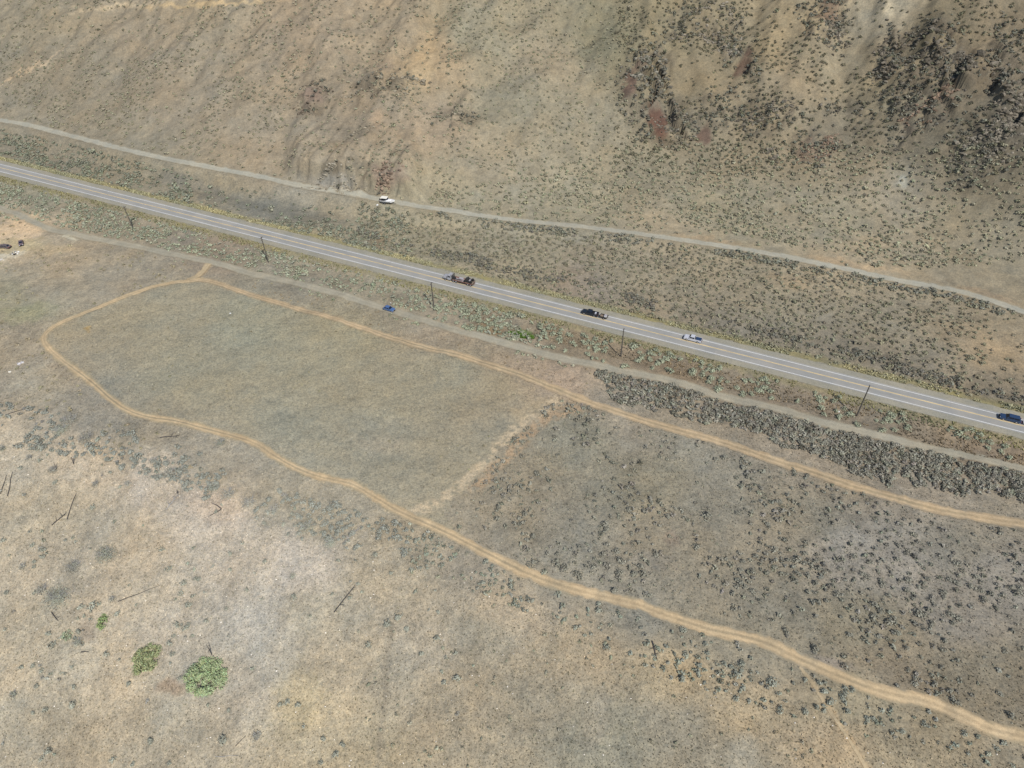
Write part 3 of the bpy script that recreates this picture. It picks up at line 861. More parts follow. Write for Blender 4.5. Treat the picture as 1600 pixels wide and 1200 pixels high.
def stand(box, g, prob, rmin, rmax, colour, var, kind, region, dens):
    x, y, z, u, v, w_ = scatter(*box, g)
    m = rng.uniform(0, 1, len(x)) < prob * dens(x, y, u, v)
    x, y, z, u, v, w_ = [a[m] for a in (x, y, z, u, v, w_)]
    keep = np.abs(hw_dist(x, y)) > 6.3
    for ln, d in BLOCK:
        keep &= pdist(x, y, ln, 3) > d
    x, y, z, u, v, w_ = [a[keep] for a in (x, y, z, u, v, w_)]
    n = len(x)
    r = 1.22 * (rmin + (rmax - rmin) * rng.beta(1.3, 2.9, n) * np.where(rng.uniform(0, 1, n) < .08, 1.5, 1))
    c = np.clip((1.15 if kind == 'rabbitbrush' else 1.75 if (region == 'hill' and rmax < 1.2) or region in ('rightfield', 'slope', 'fan') else 1.5) * alb(*(muted(colour, .8, 3) + np.array([0.5, 1.8, .3]))), 0, .6)[None, :] * (1 + rng.normal(0, var, n))[:, None] * (1 + rng.normal(0, .025, (n, 3)))
    if region == 'hill':
        ok = np.ones(n, bool)
        for (su, sv, a_, b_, t_, cc_, s_) in SPOTS:
            if sv < 240 and cc_[0] - cc_[2] > 33 and s_ >= .85:
                du, dv = u - su, v - sv
                ok &= np.hypot((du * math.cos(t_) + dv * math.sin(t_)) / a_, (-du * math.sin(t_) + dv * math.cos(t_)) / b_) > .95
        x, y, z, u, v, w_, r, c = [q[ok] for q in (x, y, z, u, v, w_, r, c)]
    STANDS.append((x, y, z, u, v, w_, r, c, kind, region))


def clump(x, y, sc_, lo, hi, seed): return sstep(lo, hi, fbm(x, y, sc_, 3, seed))


FAR = (-330, 330, 225, 520)
MIDB = (-280, 260, 100, 420)
NEAR = (-190, 190, 40, 200)
SG = (128, 126, 106)
SGD = (108, 106, 94)
SGL = (146, 148, 128)
# hillside, left and middle
stand(FAR, 2.35, .95, .55, 1.1, (120, 116, 98), .14, 'sagebrush', 'hill', lambda x, y, u, v: (v < fUP(u) - 6) * (u < 720) * (.22 + .78 * clump(x, y, 16, -.15, .35, 301)))
stand(FAR, 2.4, .95, .52, .95, (120, 117, 98), .12, 'sagebrush', 'hill', lambda x, y, u, v: (v < fUP(u) - 5) * (u >= 700) * (u < 990 - (v > 150) * (150 - v) * 1.2) * (v < 250 + (u - 700) * .25) * (.45 + .5 * clump(x, y, 24, -.3, .3, 311)))
# hillside, rocky right
stand(FAR, 2.1, .95, .55, 1.25, (98, 95, 78), .18, 'sagebrush', 'hill', lambda x, y, u, v: (v < 275) * (u > 960) * (.20 + .75 * clump(x, y, 16, -.15, .35, 321)))
stand(FAR, 1.6, .95, .6, 1.5, (98, 97, 88), .22, 'sagebrush', 'hill', lambda x, y, u, v: (v < fUP(u) - 5) * np.clip(rock_mask(x, y), 0, 1) * (.35 + .65 * clump(x, y, 9, -.3, .25, 325)) * np.where(u > 940, 1, .35))
# fan above the upper gravel road
stand(FAR, 2.1, .97, .6, 1.2, (122, 120, 101), .13, 'sagebrush', 'fan', lambda x, y, u, v: (v < fUP(u) - 5) * (v > 225 + np.clip(1000 - u, 0, 400) * .25) * (u > 610) * (.55 + .45 * clump(x, y, 14, -.3, .2, 331)) * (1 - .85 * (np.abs(v - fUP(u) + 12) < 9) * (u > 1020)))
# strip along the upper gravel road
stand(MIDB, 1.5, .95, .6, 1.2, (112, 112, 102), .13, 'sagebrush', 'upper', lambda x, y, u, v: (v > fUP(u) + 3) * (v < fUP(u) + 17) * (u > 590) * clump(x, y, 14, -.35, .15, 341))
# between the gravel road and the highway
stand(MIDB, 1.95, .97, .55, 1.1, (120, 116, 98), .13, 'sagebrush', 'between', lambda x, y, u, v: (v > fUP(u) + 8) * (v < fHW(u) - 22) * (u > 560) * (.62 + .38 * clump(x, y, 12, -.3, .2, 351)) * (1 - .75 * sstep(1480, 1560, u) * (v > 480)))
stand(MIDB, 1.7, .97, .65, 1.4, (116, 119, 104), .14, 'sagebrush', 'between', lambda x, y, u, v: (v > fUP(u) + 12) * (v < fHW(u) - 18) * (u < 640) * (.25 + .75 * clump(x, y, 11, -.35, .15, 361)) * (1 - .8 * ((v < 345) & (u > 300) & (u < 560))))
stand(MIDB, 1.25, .9, .55, 1.15, (104, 102, 94), .14, 'sagebrush', 'verge', lambda x, y, u, v: (np.abs(v - (fHW(u) - 40 + 10 * fbm(x, y, 20, 2, 371))) < 8) * (u > 560) * clump(x, y, 9, -.25, .2, 372))
# between the highway and the lower gravel road
stand(MIDB, 1.6, .95, .6, 1.2, (132, 136, 118), .13, 'sagebrush', 'ditchleft', lambda x, y, u, v: (v > fHW(u) + 24) * (v < fLOW(u) - 6) * (u < 850) * (.25 + .75 * clump(x, y, 10, -.35, .2, 381)))
stand(MIDB, 2.1, .95, .75, 1.45, (150, 157, 134), .12, 'rabbitbrush', 'ditch', lambda x, y, u, v: (v > fHW(u) + 26) * (v < fLOW(u) - 4) * (u > 640) * np.clip(1.1 * (np.abs(v - fHW(u) - 40) < 13) + .45 * (np.abs(v - fLOW(u) + 9) < 6), 0, 1) * clump(x, y, 9, -.2, .25, 391))
# band under the lower gravel road on the right
stand(MIDB, 1.0, .98, .6, 1.15, (118, 116, 107), .24, 'sagebrush', 'band', lambda x, y, u, v: (v > fLOW(u) + 5) * (v < np.interp(u, [930, 960, 1060, 1200, 1340, 1440, 1600], [592, 620, 655, 692, 740, 762, 790]) + 20 * fbm(x, y, 8, 3, 401)) * (u > 930) * (.6 + .4 * clump(x, y, 5, -.4, .1, 402)))
stand(MIDB, 1.5, .9, .5, .95, (140, 142, 122), .13, 'sagebrush', 'lowroad', lambda x, y, u, v: (np.abs(v - fLOW(u) - 8) < 5) * (u < 900) * clump(x, y, 9, .0, .3, 411) * .7)
# left of the loop and inside it
stand((-240, -20, 120, 300), 2.7, .5, .4, .85, (140, 131, 106), .12, 'sagebrush', 'leftfield', lambda x, y, u, v: (v > fLOW(u) + 8) * (u < 330) * (~pip(u, v, FIELD)) * (v < fEDGE(u) - 5) * clump(x, y, 14, -.3, .3, 421))
stand((-200, 60, 100, 260), 3.4, .25, .25, .5, (126, 120, 96), .15, 'sagebrush', 'field', lambda x, y, u, v: pip(u, v, FIELD) * (.25 + .75 * clump(x, y, 16, .1, .5, 431)))
stand((-100, 60, 130, 240), 2.2, .5, .3, .55, (140, 124, 98), .12, 'sagebrush', 'field', lambda x, y, u, v: (v > fLOW(u) + 8) * (v < fUPT(u) - 6) * (u > 330) * (u < 930) * clump(x, y, 9, -.1, .4, 441))
# sage field on the right
RF = lambda x, y, u, v: (v > fUPT(u) + 7) * (v < fLOOP(u) - 6) * (~pip(u, v, FIELD)) * (u > 690 + (v < 760) * (760 - v) * .9)
stand((-40, 190, 55, 200), 1.9, .95, .5, 1.1, (112, 110, 101), .15, 'sagebrush', 'rightfield', lambda x, y, u, v: RF(x, y, u, v) * (.05 + .8 * clump(x, y, 11, .05, .42, 451)))
stand((-40, 190, 55, 200), 2.6, .95, .5, 1.1, (106, 105, 98), .15, 'sagebrush', 'rightfield', lambda x, y, u, v: RF(x, y, u, v) * (u > 1150) * (.12 + .8 * clump(x, y, 13, -.05, .3, 461)))
stand((-40, 190, 55, 200), 1.3, .9, .18, .4, (120, 117, 106), .15, 'sagebrush', 'rightfield', lambda x, y, u, v: RF(x, y, u, v) * (.22 + .5 * clump(x, y, 10, -.2, .35, 471)))
# under the loop track
stand(NEAR, 1.5, .95, .4, 1.0, (124, 127, 117), .14, 'sagebrush', 'slopetop', lambda x, y, u, v: (v > fLOOP(u) + 8) * (u > 640) * (v < fEDGE(u) + 25 - 18 * (u > 1250)) * (.3 + .6 * clump(x, y, 9, -.25, .3, 481)))
stand(NEAR, 1.7, .95, .6, 1.3, (124, 127, 122), .12, 'dry_shrub', 'slopetop', lambda x, y, u, v: (v > fLOOP(u) + 14) * (u < 640) * (np.abs(v - fEDGE(u) + 6 * 1) < 34) * clump(x, y, 12, -.05, .35, 491))
stand(NEAR, 1.9, .85, .45, 1.15, (124, 126, 117), .12, 'dry_shrub', 'slope', lambda x, y, u, v: (v > fEDGE(u) + 10) * (u < 760) * (.05 + .5 * clump(x, y, 12, .0, .5, 501)) * (1 - .5 * (u > 380)))
stand(NEAR, 2.0, .7, .3, .75, (120, 119, 104), .14, 'sagebrush', 'slope', lambda x, y, u, v: (v > fEDGE(u) + 5) * (u > 560) * (.05 + .5 * clump(x, y, 14, .1, .5, 511)))

REG = {
    'hill': ('olive sagebrush dot on the upper hillside', 'sagebrush on the hillside'),
    'fan': ('grey green sagebrush on the slope just above the upper gravel road', 'sagebrush above the upper gravel road'),
    'upper': ('grey sagebrush in the hedge-like strip under the upper gravel road', 'sagebrush along the upper gravel road'),
    'between': ('grey green sagebrush between highway and upper gravel road', 'sagebrush between highway and upper gravel road'),
    'verge': ('dark grey sagebrush in the line behind the yellow highway verge', 'sagebrush behind the highway verge'),
    'ditchleft': ('pale green sagebrush between highway and lower gravel road', 'sagebrush between highway and lower gravel road'),
    'ditch': ('pale green rabbitbrush in the rusty ditch grass beside the highway', 'rabbitbrush in the highway ditch'),
    'band': ('dark grey sagebrush in the dense band under the lower gravel road', 'sagebrush in the dense band'),
    'lowroad': ('pale sagebrush edging the lower gravel road', 'sagebrush edging the lower gravel road'),
    'leftfield': ('low brownish shrub on the dry ground left of the loop track', 'low shrubs left of the loop track'),
    'field': ('tiny low shrub in the smooth grassy field', 'tiny shrubs in the grassy field'),
    'rightfield': ('dark grey sagebrush standing in the grey field between the two dirt tracks', 'sagebrush in the grey right-hand field'),
    'slopetop': ('grey sagebrush along the lower edge of the sandy loop track', 'sagebrush under the loop track'),
    'slope': ('grey shrub on the pale straw slope at the bottom', 'shrubs on the pale straw slope'),
}


def variant_meshes(name, variants, tint):
    out = []
    for V, c in variants:
        f = np.arange(len(V)).reshape(-1, 4)
        out.append(np_mesh(name, V, f, MAT['leaf'], c[:, None] * np.asarray(tint)[None, :]))
    return out


def plant_all():
    allp = {}
    for (x, y, z, u, v, w_, r, c, kind, reg) in STANDS:
        d = allp.setdefault(kind, [])
        for i in range(len(x)):
            vis = 4 < u[i] < 1596 and 4 < v[i] < 1196
            d.append((r[i] / w_[i] if vis else -1, x[i], y[i], z[i], r[i], c[i], reg))
    for kind, lst in allp.items():
        lst.sort(key=lambda t: -t[0])
        solo = [t for t in lst[:300] if t[0] > 0]
        rest = lst[len(solo):]
        # individuals
        for reg in sorted({t[6] for t in solo}):
            sub = [t for t in solo if t[6] == reg]
            tint = np.mean([t[5] for t in sub], 0)
            meshes = variant_meshes(kind, MIDV, tint)
            for i, t in enumerate(sub):
                o = link(kind, meshes[i % len(meshes)], None, (t[1], t[2], t[3] - .04))
                s = t[4]
                o.scale = (s * random.uniform(.85, 1.2), s * random.uniform(.85, 1.2), s * random.uniform(.75, 1.15))
                o.rotation_euler = (0, 0, random.uniform(0, 6.28))
                tag(o, REG[reg][0], 'shrub', REG[reg][1])
        if not rest: continue
        VV, CC = [], []
        for k, (V, c) in enumerate(LOWV):
            sub = rest[k::len(LOWV)]
            if not sub: continue
            n = len(sub)
            pos = np.array([(t[1], t[2], t[3] - .04) for t in sub]); r = np.array([t[4] for t in sub]); tc = np.array([t[5] for t in sub])
            a = rng.uniform(0, 6.28, n); ca, sa = np.cos(a), np.sin(a)
            sx = r * rng.uniform(.85, 1.2, n); sz = r * rng.uniform(.75, 1.15, n)
            X = (V[None, :, 0] * ca[:, None] - V[None, :, 1] * sa[:, None]) * sx[:, None] + pos[:, 0:1]
            Y = (V[None, :, 0] * sa[:, None] + V[None, :, 1] * ca[:, None]) * sx[:, None] + pos[:, 1:2]
            Z = V[None, :, 2] * sz[:, None] + pos[:, 2:3]
            VV.append(np.stack([X, Y, Z], -1).reshape(-1, 3))
            CC.append((c[None, :, None] * tc[:, None, :]).reshape(-1, 3))
        VV = np.concatenate(VV); CC = np.concatenate(CC)
        o = link({'sagebrush': 'sagebrush_scrub', 'dry_shrub': 'dry_scrub', 'rabbitbrush': 'rabbitbrush_scrub'}[kind], np_mesh(kind + '_scrub', VV, np.arange(len(VV)).reshape(-1, 4), MAT['leaf'], CC))
        tag(o, {'sagebrush': 'countless small sagebrush dots over hillside, flats and field', 'dry_shrub': 'small dry grey shrubs on the burnt slope', 'rabbitbrush': 'small pale rabbitbrush along the highway ditch'}[kind], 'scrub', kind='stuff')
        print(kind, 'solo', len(solo), 'rest', len(rest))


plant_all()


def tufts(name, label, pts, r, c, blades=3, lean=.5):
    n = len(pts)
    V = np.zeros((n, blades, 3, 3))
    for b in range(blades):
        a = rng.uniform(0, 6.28, n); ln = r * rng.uniform(.6, 1.2, n); wd = r * rng.uniform(.35, .7, n)
        dx, dy = np.cos(a), np.sin(a)
        up = r * rng.uniform(.5, 1.1, n)
        V[:, b, 0] = pts + np.stack([-dy * wd, dx * wd, 0 * a], 1)
        V[:, b, 1] = pts + np.stack([dy * wd, -dx * wd, 0 * a], 1)
        V[:, b, 2] = pts + np.stack([dx * ln * lean * 1.6, dy * ln * lean * 1.6, up], 1)
    C = np.repeat(c, blades * 3, 0) * np.repeat(rng.uniform(.8, 1.2, n * blades), 3)[:, None]
    V = V.reshape(-1, 3)
    o = link(name, np_mesh(name, V, np.arange(len(V)).reshape(-1, 3), MAT['tuft'], C))
    return tag(o, label, 'grass', kind='stuff')


def make_grass():
    # bunch grass on the near slope and the fields
    x, y, z, u, v, w_ = scatter(-190, 190, 40, 215, .62)
    m = (v > fUPT(u) - 30) & (u > -40) & (u < 1640) & (v < 1240) & (rng.uniform(0, 1, len(x)) < np.where(v > fEDGE(u), .95, np.where(pip(u, v, FIELD), .22, .45))) 
    x, y, z = x[m], y[m], z[m]
    k = (pdist(x, y, LOOP, 3) > 1.5) & (pdist(x, y, UPT, 3) > 1.5) & (pdist(x, y, LOW, 3) > 1.7) & (pdist(x, y, FOOT, 3) > .4)
    x, y, z = x[k], y[k], z[k]
    c = land_colour(x, y, z)
    n = len(x)
    p = rng.uniform(0, 1, n)
    f = np.where(p < .3, rng.uniform(.6, .85, n), np.where(p < .6, rng.uniform(.85, 1.05, n), rng.uniform(1.15, 1.5, n)))
    c = c * f[:, None] * np.where((p > .2) & (p < .45), 1, 0)[:, None] * np.array([.94, 1.0, .94]) + c * f[:, None] * np.where((p > .2) & (p < .45), 0, 1)[:, None]
    tufts('bunch_grass', 'dry straw coloured bunch grass over slope and fields', np.stack([x, y, z], 1), rng.uniform(.12, .34, n), np.clip(c, 0, .8))
    print('tufts', n)
    # verge grass
    pts, cols = [], []
    for (a, b, cc, cnt, hgt) in ((6.0, 9.8, (166, 165, 136), 11000, .5), (-9.6, -6.1, (146, 145, 112), 5000, .4), (-17, -9.5, (142, 131, 112), 9000, .45)):
        t = rng.uniform(-20, 500, cnt); o = rng.uniform(a, b, cnt)
        X = _h0[0] + HWD[0] * t + HWN[0] * o; Y = _h0[1] + HWD[1] * t + HWN[1] * o
        Z = height(X, Y)
        u, v, _ = proj(X, Y, Z)
        keep = (u > -60) & (u < 1660)
        if a == -17: keep &= (v < fLOW(u) - 4) & (u > 700) & (fbm(X, Y, 9, 3, 601) > -.3)
        else: keep &= fbm(X, Y, 7, 3, 605) > -.35
        X, Y, Z = X[keep], Y[keep], Z[keep]
        g = fbm(X, Y, 14, 3, 611)
        C = alb(*cc)[None, :] * (1 + .25 * g)[:, None] * (1 + np.outer(g, [.10, 0, -.15])) * rng.uniform(.75, 1.3, len(X))[:, None]
        pts.append(np.stack([X, Y, Z], 1)); cols.append(C)
    pts = np.concatenate(pts); cols = np.concatenate(cols)
    tufts('verge_grass', 'yellow green grass growing along both highway verges', pts, rng.uniform(.25, .55, len(pts)), np.clip(cols, 0, .8), 4, .4)
    # green patch in the ditch
    c0 = P(815, 524)
    n = 500
    a = rng.uniform(0, 6.28, n); q = np.sqrt(rng.uniform(0, 1, n))
    X = c0.x + np.cos(a) * q * 4.6 + .0; Y = c0.y + np.sin(a) * q * 1.7 - np.cos(a) * q * 1.6
    Z = height(X, Y)
    tufts('green_grass', 'bright green grass patch in the ditch beside the lower gravel road', np.stack([X, Y, Z], 1), rng.uniform(.25, .5, n), alb(96, 128, 58)[None, :] * rng.uniform(.7, 1.25, n)[:, None], 4, .4)
    # pale stones
    x, y, z, u, v, w_ = scatter(-150, 150, 40, 160, 2.2)
    m = (rng.uniform(0, 1, len(x)) < .22) & (v > fEDGE(u) - 10)
    x, y, z = x[m], y[m], z[m]
    n = len(x)
    base = np.array([(1, 0, 0), (0, 1, 0), (-1, 0, 0), (0, -1, 0), (0, 0, .8), (0, 0, -.5)])
    fb = np.array([(0, 1, 4), (1, 2, 4), (2, 3, 4), (3, 0, 4), (1, 0, 5), (2, 1, 5), (3, 2, 5), (0, 3, 5)])
    r = rng.uniform(.06, .22, n)
    V = base[None] * (r[:, None, None] * rng.uniform(.6, 1.3, (n, 6, 1))) + np.stack([x, y, z + r * .2], 1)[:, None, :]
    F = (fb[None] + (np.arange(n) * 6)[:, None, None]).reshape(-1, 3)
    C = np.repeat(np.clip(alb(236, 232, 226)[None, :] * rng.uniform(.6, 1.1, n)[:, None], 0, .85), 6, 0)
    o = link('stones', np_mesh('stones', V.reshape(-1, 3), F, MAT['rock'], C))
    tag(o, 'small pale stones scattered over the straw slope', 'stones', kind='stuff')


make_grass()


# ------------------------------------------------------------------ rock outcrops
def rock_np(seed, cuts=7):
    r = np.random.default_rng(seed)
    bm = bmesh.new()
    bmesh.ops.create_icosphere(bm, subdivisions=1, radius=1.0)
    V = np.array([v.co[:] for v in bm.verts])
    F = np.array([[v.index for v in f.verts] for f in bm.faces])
    bm.free()
    for _ in range(cuts):
        n = r.normal(0, 1, 3); n /= np.linalg.norm(n)
        d = V @ n; lim = r.uniform(.45, .8)
        V = V - np.outer(np.clip(d - lim, 0, None), n)
    return V * r.uniform(.75, 1.2, 3), F


ROCKV = [rock_np(i) for i in range(9)]


def outcrop(u, v, a, b, tilt, nrock, smin, smax, colour, label, seed):
    r = np.random.default_rng(seed)
    c0 = P(u, v)
    sc_ = FPX / float(proj(np.array([c0.x]), np.array([c0.y]), np.array([c0.z]))[2][0])
    A, B = a / sc_, b / sc_ * 1.7
    VV, FF, CC = [], [], []
    base = 0
    big = []
    org = np.array(c0)
    ledges = [(r.uniform(-.8, .8), r.uniform(-.8, .8), r.uniform(-.5, .5)) for _ in range(max(3, nrock // 8))]
    n = int(nrock * 4)
    ex, ey, er = [], [], []
    for i in range(n):
        if r.uniform() < .75:                       # strung along broken ledges
            l = ledges[r.integers(len(ledges))]
            t = r.normal(0, .26)
            p, q = l[0] + t, l[1] + t * l[2] + r.normal(0, .05)
        else:
            th, q0 = r.uniform(0, 6.28), math.sqrt(r.uniform(0, 1))
            p, q = q0 * math.cos(th), q0 * math.sin(th)
        p, q = p * A, q * B
        ex.append(c0.x + p * math.cos(tilt) + q * math.sin(tilt)); ey.append(c0.y - p * math.sin(tilt) + q * math.cos(tilt))
        er.append(.82 * (smin + (smax - smin) * r.beta(1.1, 3.6)))
    ez = height(np.array(ex), np.array(ey))
    for x, y, z, s in zip(ex, ey, ez, er):
        V, F = ROCKV[r.integers(len(ROCKV))]
        yaw = r.uniform(-.6, .6)
        S = np.array([s * r.uniform(.9, 1.7), s * r.uniform(.6, 1.0), s * r.uniform(.6, 1.1)])
        W = V * S
        W = np.stack([W[:, 0] * math.cos(yaw) - W[:, 1] * math.sin(yaw), W[:, 0] * math.sin(yaw) + W[:, 1] * math.cos(yaw), W[:, 2]], 1)
        W = W + np.array([x, y, z + s * .05]) - org
        col_ = alb(*colour) * r.uniform(.55, 1.45)
        if s > .42 * smax and len(big) < 8:
            big.append((W, F, col_)); continue
        VV.append(W); FF.append(F + base); base += len(W)
        CC.append(np.repeat(col_[None], len(W), 0))
    root = empty('rock_outcrop', c0, 0, label, 'rock outcrop', 'rocky outcrops on the hillside')
    tag(link('rubble', np_mesh('rubble', np.concatenate(VV), np.concatenate(FF), MAT['rock'], np.concatenate(CC)), root), kind='stuff')
    for W, F, cc in big:
        link('boulder', np_mesh('boulder', W, F, MAT['rock'], np.repeat(cc[None], len(W), 0)), root)


GR = (138, 133, 123); BR = (130, 114, 101); DK = (116, 111, 102)
GL = (140, 134, 120); DL = (122, 113, 102)
OUT = [
    (490, 152, 34, 24, 0, 24, .5, 1.5, DL, 'dark brown scree outcrop on the left part of the hillside'),
    (600, 132, 55, 16, .1, 36, .5, 1.9, GL, 'wide grey ribbed outcrop in the middle of the left hillside'),
    (560, 205, 26, 10, -.4, 18, .5, 1.4, GL, 'small grey outcrop just above the tan bank near the road'),
    (715, 182, 30, 12, .2, 20, .5, 1.4, GL, 'isolated grey outcrop between the tan slope and the dotted slope'),
    (520, 284, 40, 8, .12, 34, .6, 1.6, (154, 149, 137), 'pale grey rock cut above the gravel road left of the boat'),
    (608, 266, 24, 14, .1, 20, .8, 2.0, (152, 135, 121), 'rose brown rock face on the bank above the boat'),
    (1015, 128, 34, 22, .3, 60, .6, 2.0, (122, 120, 112), 'grey boulder field beside the upper end of the red scree'),
    (1060, 195, 34, 22, .5, 50, .5, 1.7, DK, 'dark rocks right beside the red scree tongue'),
    (1095, 40, 55, 22, 0, 55, .5, 1.7, GR, 'scattered grey rocks near the top of the hillside centre'),
    (1195, 180, 45, 10, .05, 40, .5, 1.9, DK, 'dark broken ledge right of the red scree'),
    (1140, 60, 18, 30, .3, 34, .5, 1.6, GR, 'narrow rocky rib above the brown scree chute'),
    (1300, 40, 30, 26, .2, 44, .5, 1.7, DK, 'dark rocks left of the pale gully head'),
    (1455, 60, 22, 26, -.5, 44, .7, 2.6, DK, 'dark cliff right of the pale gully head'),
    (1400, 100, 22, 50, .1, 60, .5, 1.9, DK, 'long dark rocky rib following the right side of the gully'),
    (1495, 108, 28, 14, .3, 40, .7, 2.6, DK, 'dark overhanging ledge left of the frame edge cliffs'),
    (1580, 130, 20, 45, 0, 60, .7, 2.6, DK, 'tall black cliffs at the right edge of the photo'),
    (1455, 165, 36, 14, 0, 40, .5, 1.9, BR, 'brown ledges below the black overhang'),
    (1550, 215, 45, 26, 0, 60, .5, 1.7, GR, 'grey rocky ground below the cliffs at the right edge'),
    (1275, 228, 34, 14, -.3, 40, .5, 1.5, BR, 'brown grey rubble low on the slope left of the gully mouth'),
    (1205, 245, 12, 10, 0, 14, .6, 1.8, DK, 'small dark crag at the foot of the rocky slope'),
]
for i, a in enumerate(OUT):
    outcrop(*a, 700 + i)


# ------------------------------------------------------------------ green trees and dead wood
def crown_mesh(name, rx, ry, rz, nleaf, size, colour, seed, lean=(0, 0)):
    r = np.random.default_rng(seed)
    nl = 44
    th = r.uniform(0, 6.28, nl); q = np.sqrt(r.uniform(0, 1, nl))
    L = np.stack([np.cos(th) * q * rx * .8, np.sin(th) * q * ry * .8, r.uniform(.3, .85, nl) * rz * (1.05 - .5 * q ** 2)], 1)
    R = r.uniform(.10, .30, nl) * min(rx, ry)
    V, C = [], []
    for i in range(nleaf):
        k = r.integers(nl)
        d = r.normal(0, 1, 3); d /= np.linalg.norm(d)
        p = L[k] + d * R[k] * r.uniform(.5, 1.15)
        p[2] = max(.1, p[2])
        p[0] += lean[0] * p[2]; p[1] += lean[1] * p[2]
        n = d * .9 + r.normal(0, .4, 3); n[2] += .5; n /= np.linalg.norm(n)
        a = np.cross(n, r.normal(0, 1, 3)); a /= np.linalg.norm(a); b = np.cross(n, a)
        s = size * r.uniform(.5, 1.1)
        V.append([p + a * s * .5, p + b * s * .3, p - a * s * .5, p - b * s * .3])
        C.append(alb(*colour) * r.uniform(.75, 1.25) * (1 + r.normal(0, .06, 3)))
    V = np.array(V).reshape(-1, 3)
    return np_mesh(name, V, np.arange(len(V)).reshape(-1, 4), MAT['leaf'], np.repeat(np.clip(np.array(C), 0, .8), 4, 0)), L


def green_tree(u, v, rx, ry, rz, nleaf, colour, label, seed, size=.5):
    p = P(u, v)
    t = empty('green_tree', p, 0, label, 'tree')
    me, L = crown_mesh('crown', rx, ry, rz, nleaf, size, colour, seed)
    link('crown', me, t)
    mb = MB()
    mb.tube([(0, 0, -.3), (.1, .05, rz * .2), (.15, 0, rz * .42)], [.22, .17, .12])
    for k in range(9):
        e = L[k]
        mb.tube([(.05, 0, rz * .12), (e[0] * .5, e[1] * .5, e[2] * .65), tuple(e * .95)], [.12, .08, .03], 5)
    mb.build('trunk', MAT['bark'], t)
    return t


green_tree(325, 1058, 5.6, 5.2, 2.3, 8500, (160, 176, 138), 'largest bright green tree with a burnt snag at its upper edge', 1)
green_tree(231, 1031, 4.0, 4.5, 1.8, 5200, (168, 177, 136), 'rounded yellow green tree left of the largest one', 2)
green_tree(161, 973, 1.4, 2.4, 1.9, 800, (152, 168, 122), 'smallest green bush above the other two green trees', 3, .42)
green_tree(106, 994, 1.3, 2.0, 1.4, 420, (172, 182, 156), 'pale grey green bush beside brown dead twigs on the left slope', 4, .42)


def twig_bush(name, u, v, rad, hgt, nst, colour, label, cat, seed, group=None, leafy=0):
    r = random.Random(seed)
    p = P(u, v)
    t = empty(name, p, 0, label, cat, group)
    mb = MB()
    for i in range(nst):
        a = r.uniform(0, 6.28); q = rad * math.sqrt(r.uniform(.05, 1)); h = hgt * r.uniform(.5, 1)
        b = a + r.uniform(-.4, .4)
        m = (math.cos(a) * q * .45, math.sin(a) * q * .45, h * .55)
        e = (math.cos(b) * q, math.sin(b) * q, h)
        mb.tube([(math.cos(a) * .1, math.sin(a) * .1, -.1), m, e], [.045, .035, .015], 4)
        for j in range(3):
            c = b + r.uniform(-.9, .9)
            s = r.uniform(.3, .6) * rad * .5
            mb.tube([m, (m[0] + math.cos(c) * s, m[1] + math.sin(c) * s, m[2] + h * .35)], [.028, .012], 3)
    mb.build('stems', MAT['deadwood'], t)
    V, C = [], []
    rr = np.random.default_rng(seed)
    for i in range(int(210 * rad * max(1, rad * .6)) + leafy):
        d = rr.normal(0, 1, 3); d[2] = abs(d[2]); d /= np.linalg.norm(d)
        pp = d * np.array([rad, rad, hgt]) * rr.uniform(.35, 1.0)
        n = d + rr.normal(0, .6, 3); n /= np.linalg.norm(n)
        a = np.cross(n, rr.normal(0, 1, 3)); a /= np.linalg.norm(a); b = np.cross(n, a)
        s = rr.uniform(.15, .4)
        V.append([pp + a * s * .5, pp + b * s * .2, pp - a * s * .5, pp - b * s * .2]); C.append(alb(*colour) * rr.uniform(.75, 1.2))
    V = np.array(V).reshape(-1, 3)
    link('twigs', np_mesh('twigs', V, np.arange(len(V)).reshape(-1, 4), MAT['leaf'], np.repeat(np.array(C), 4, 0)), t)
    return t


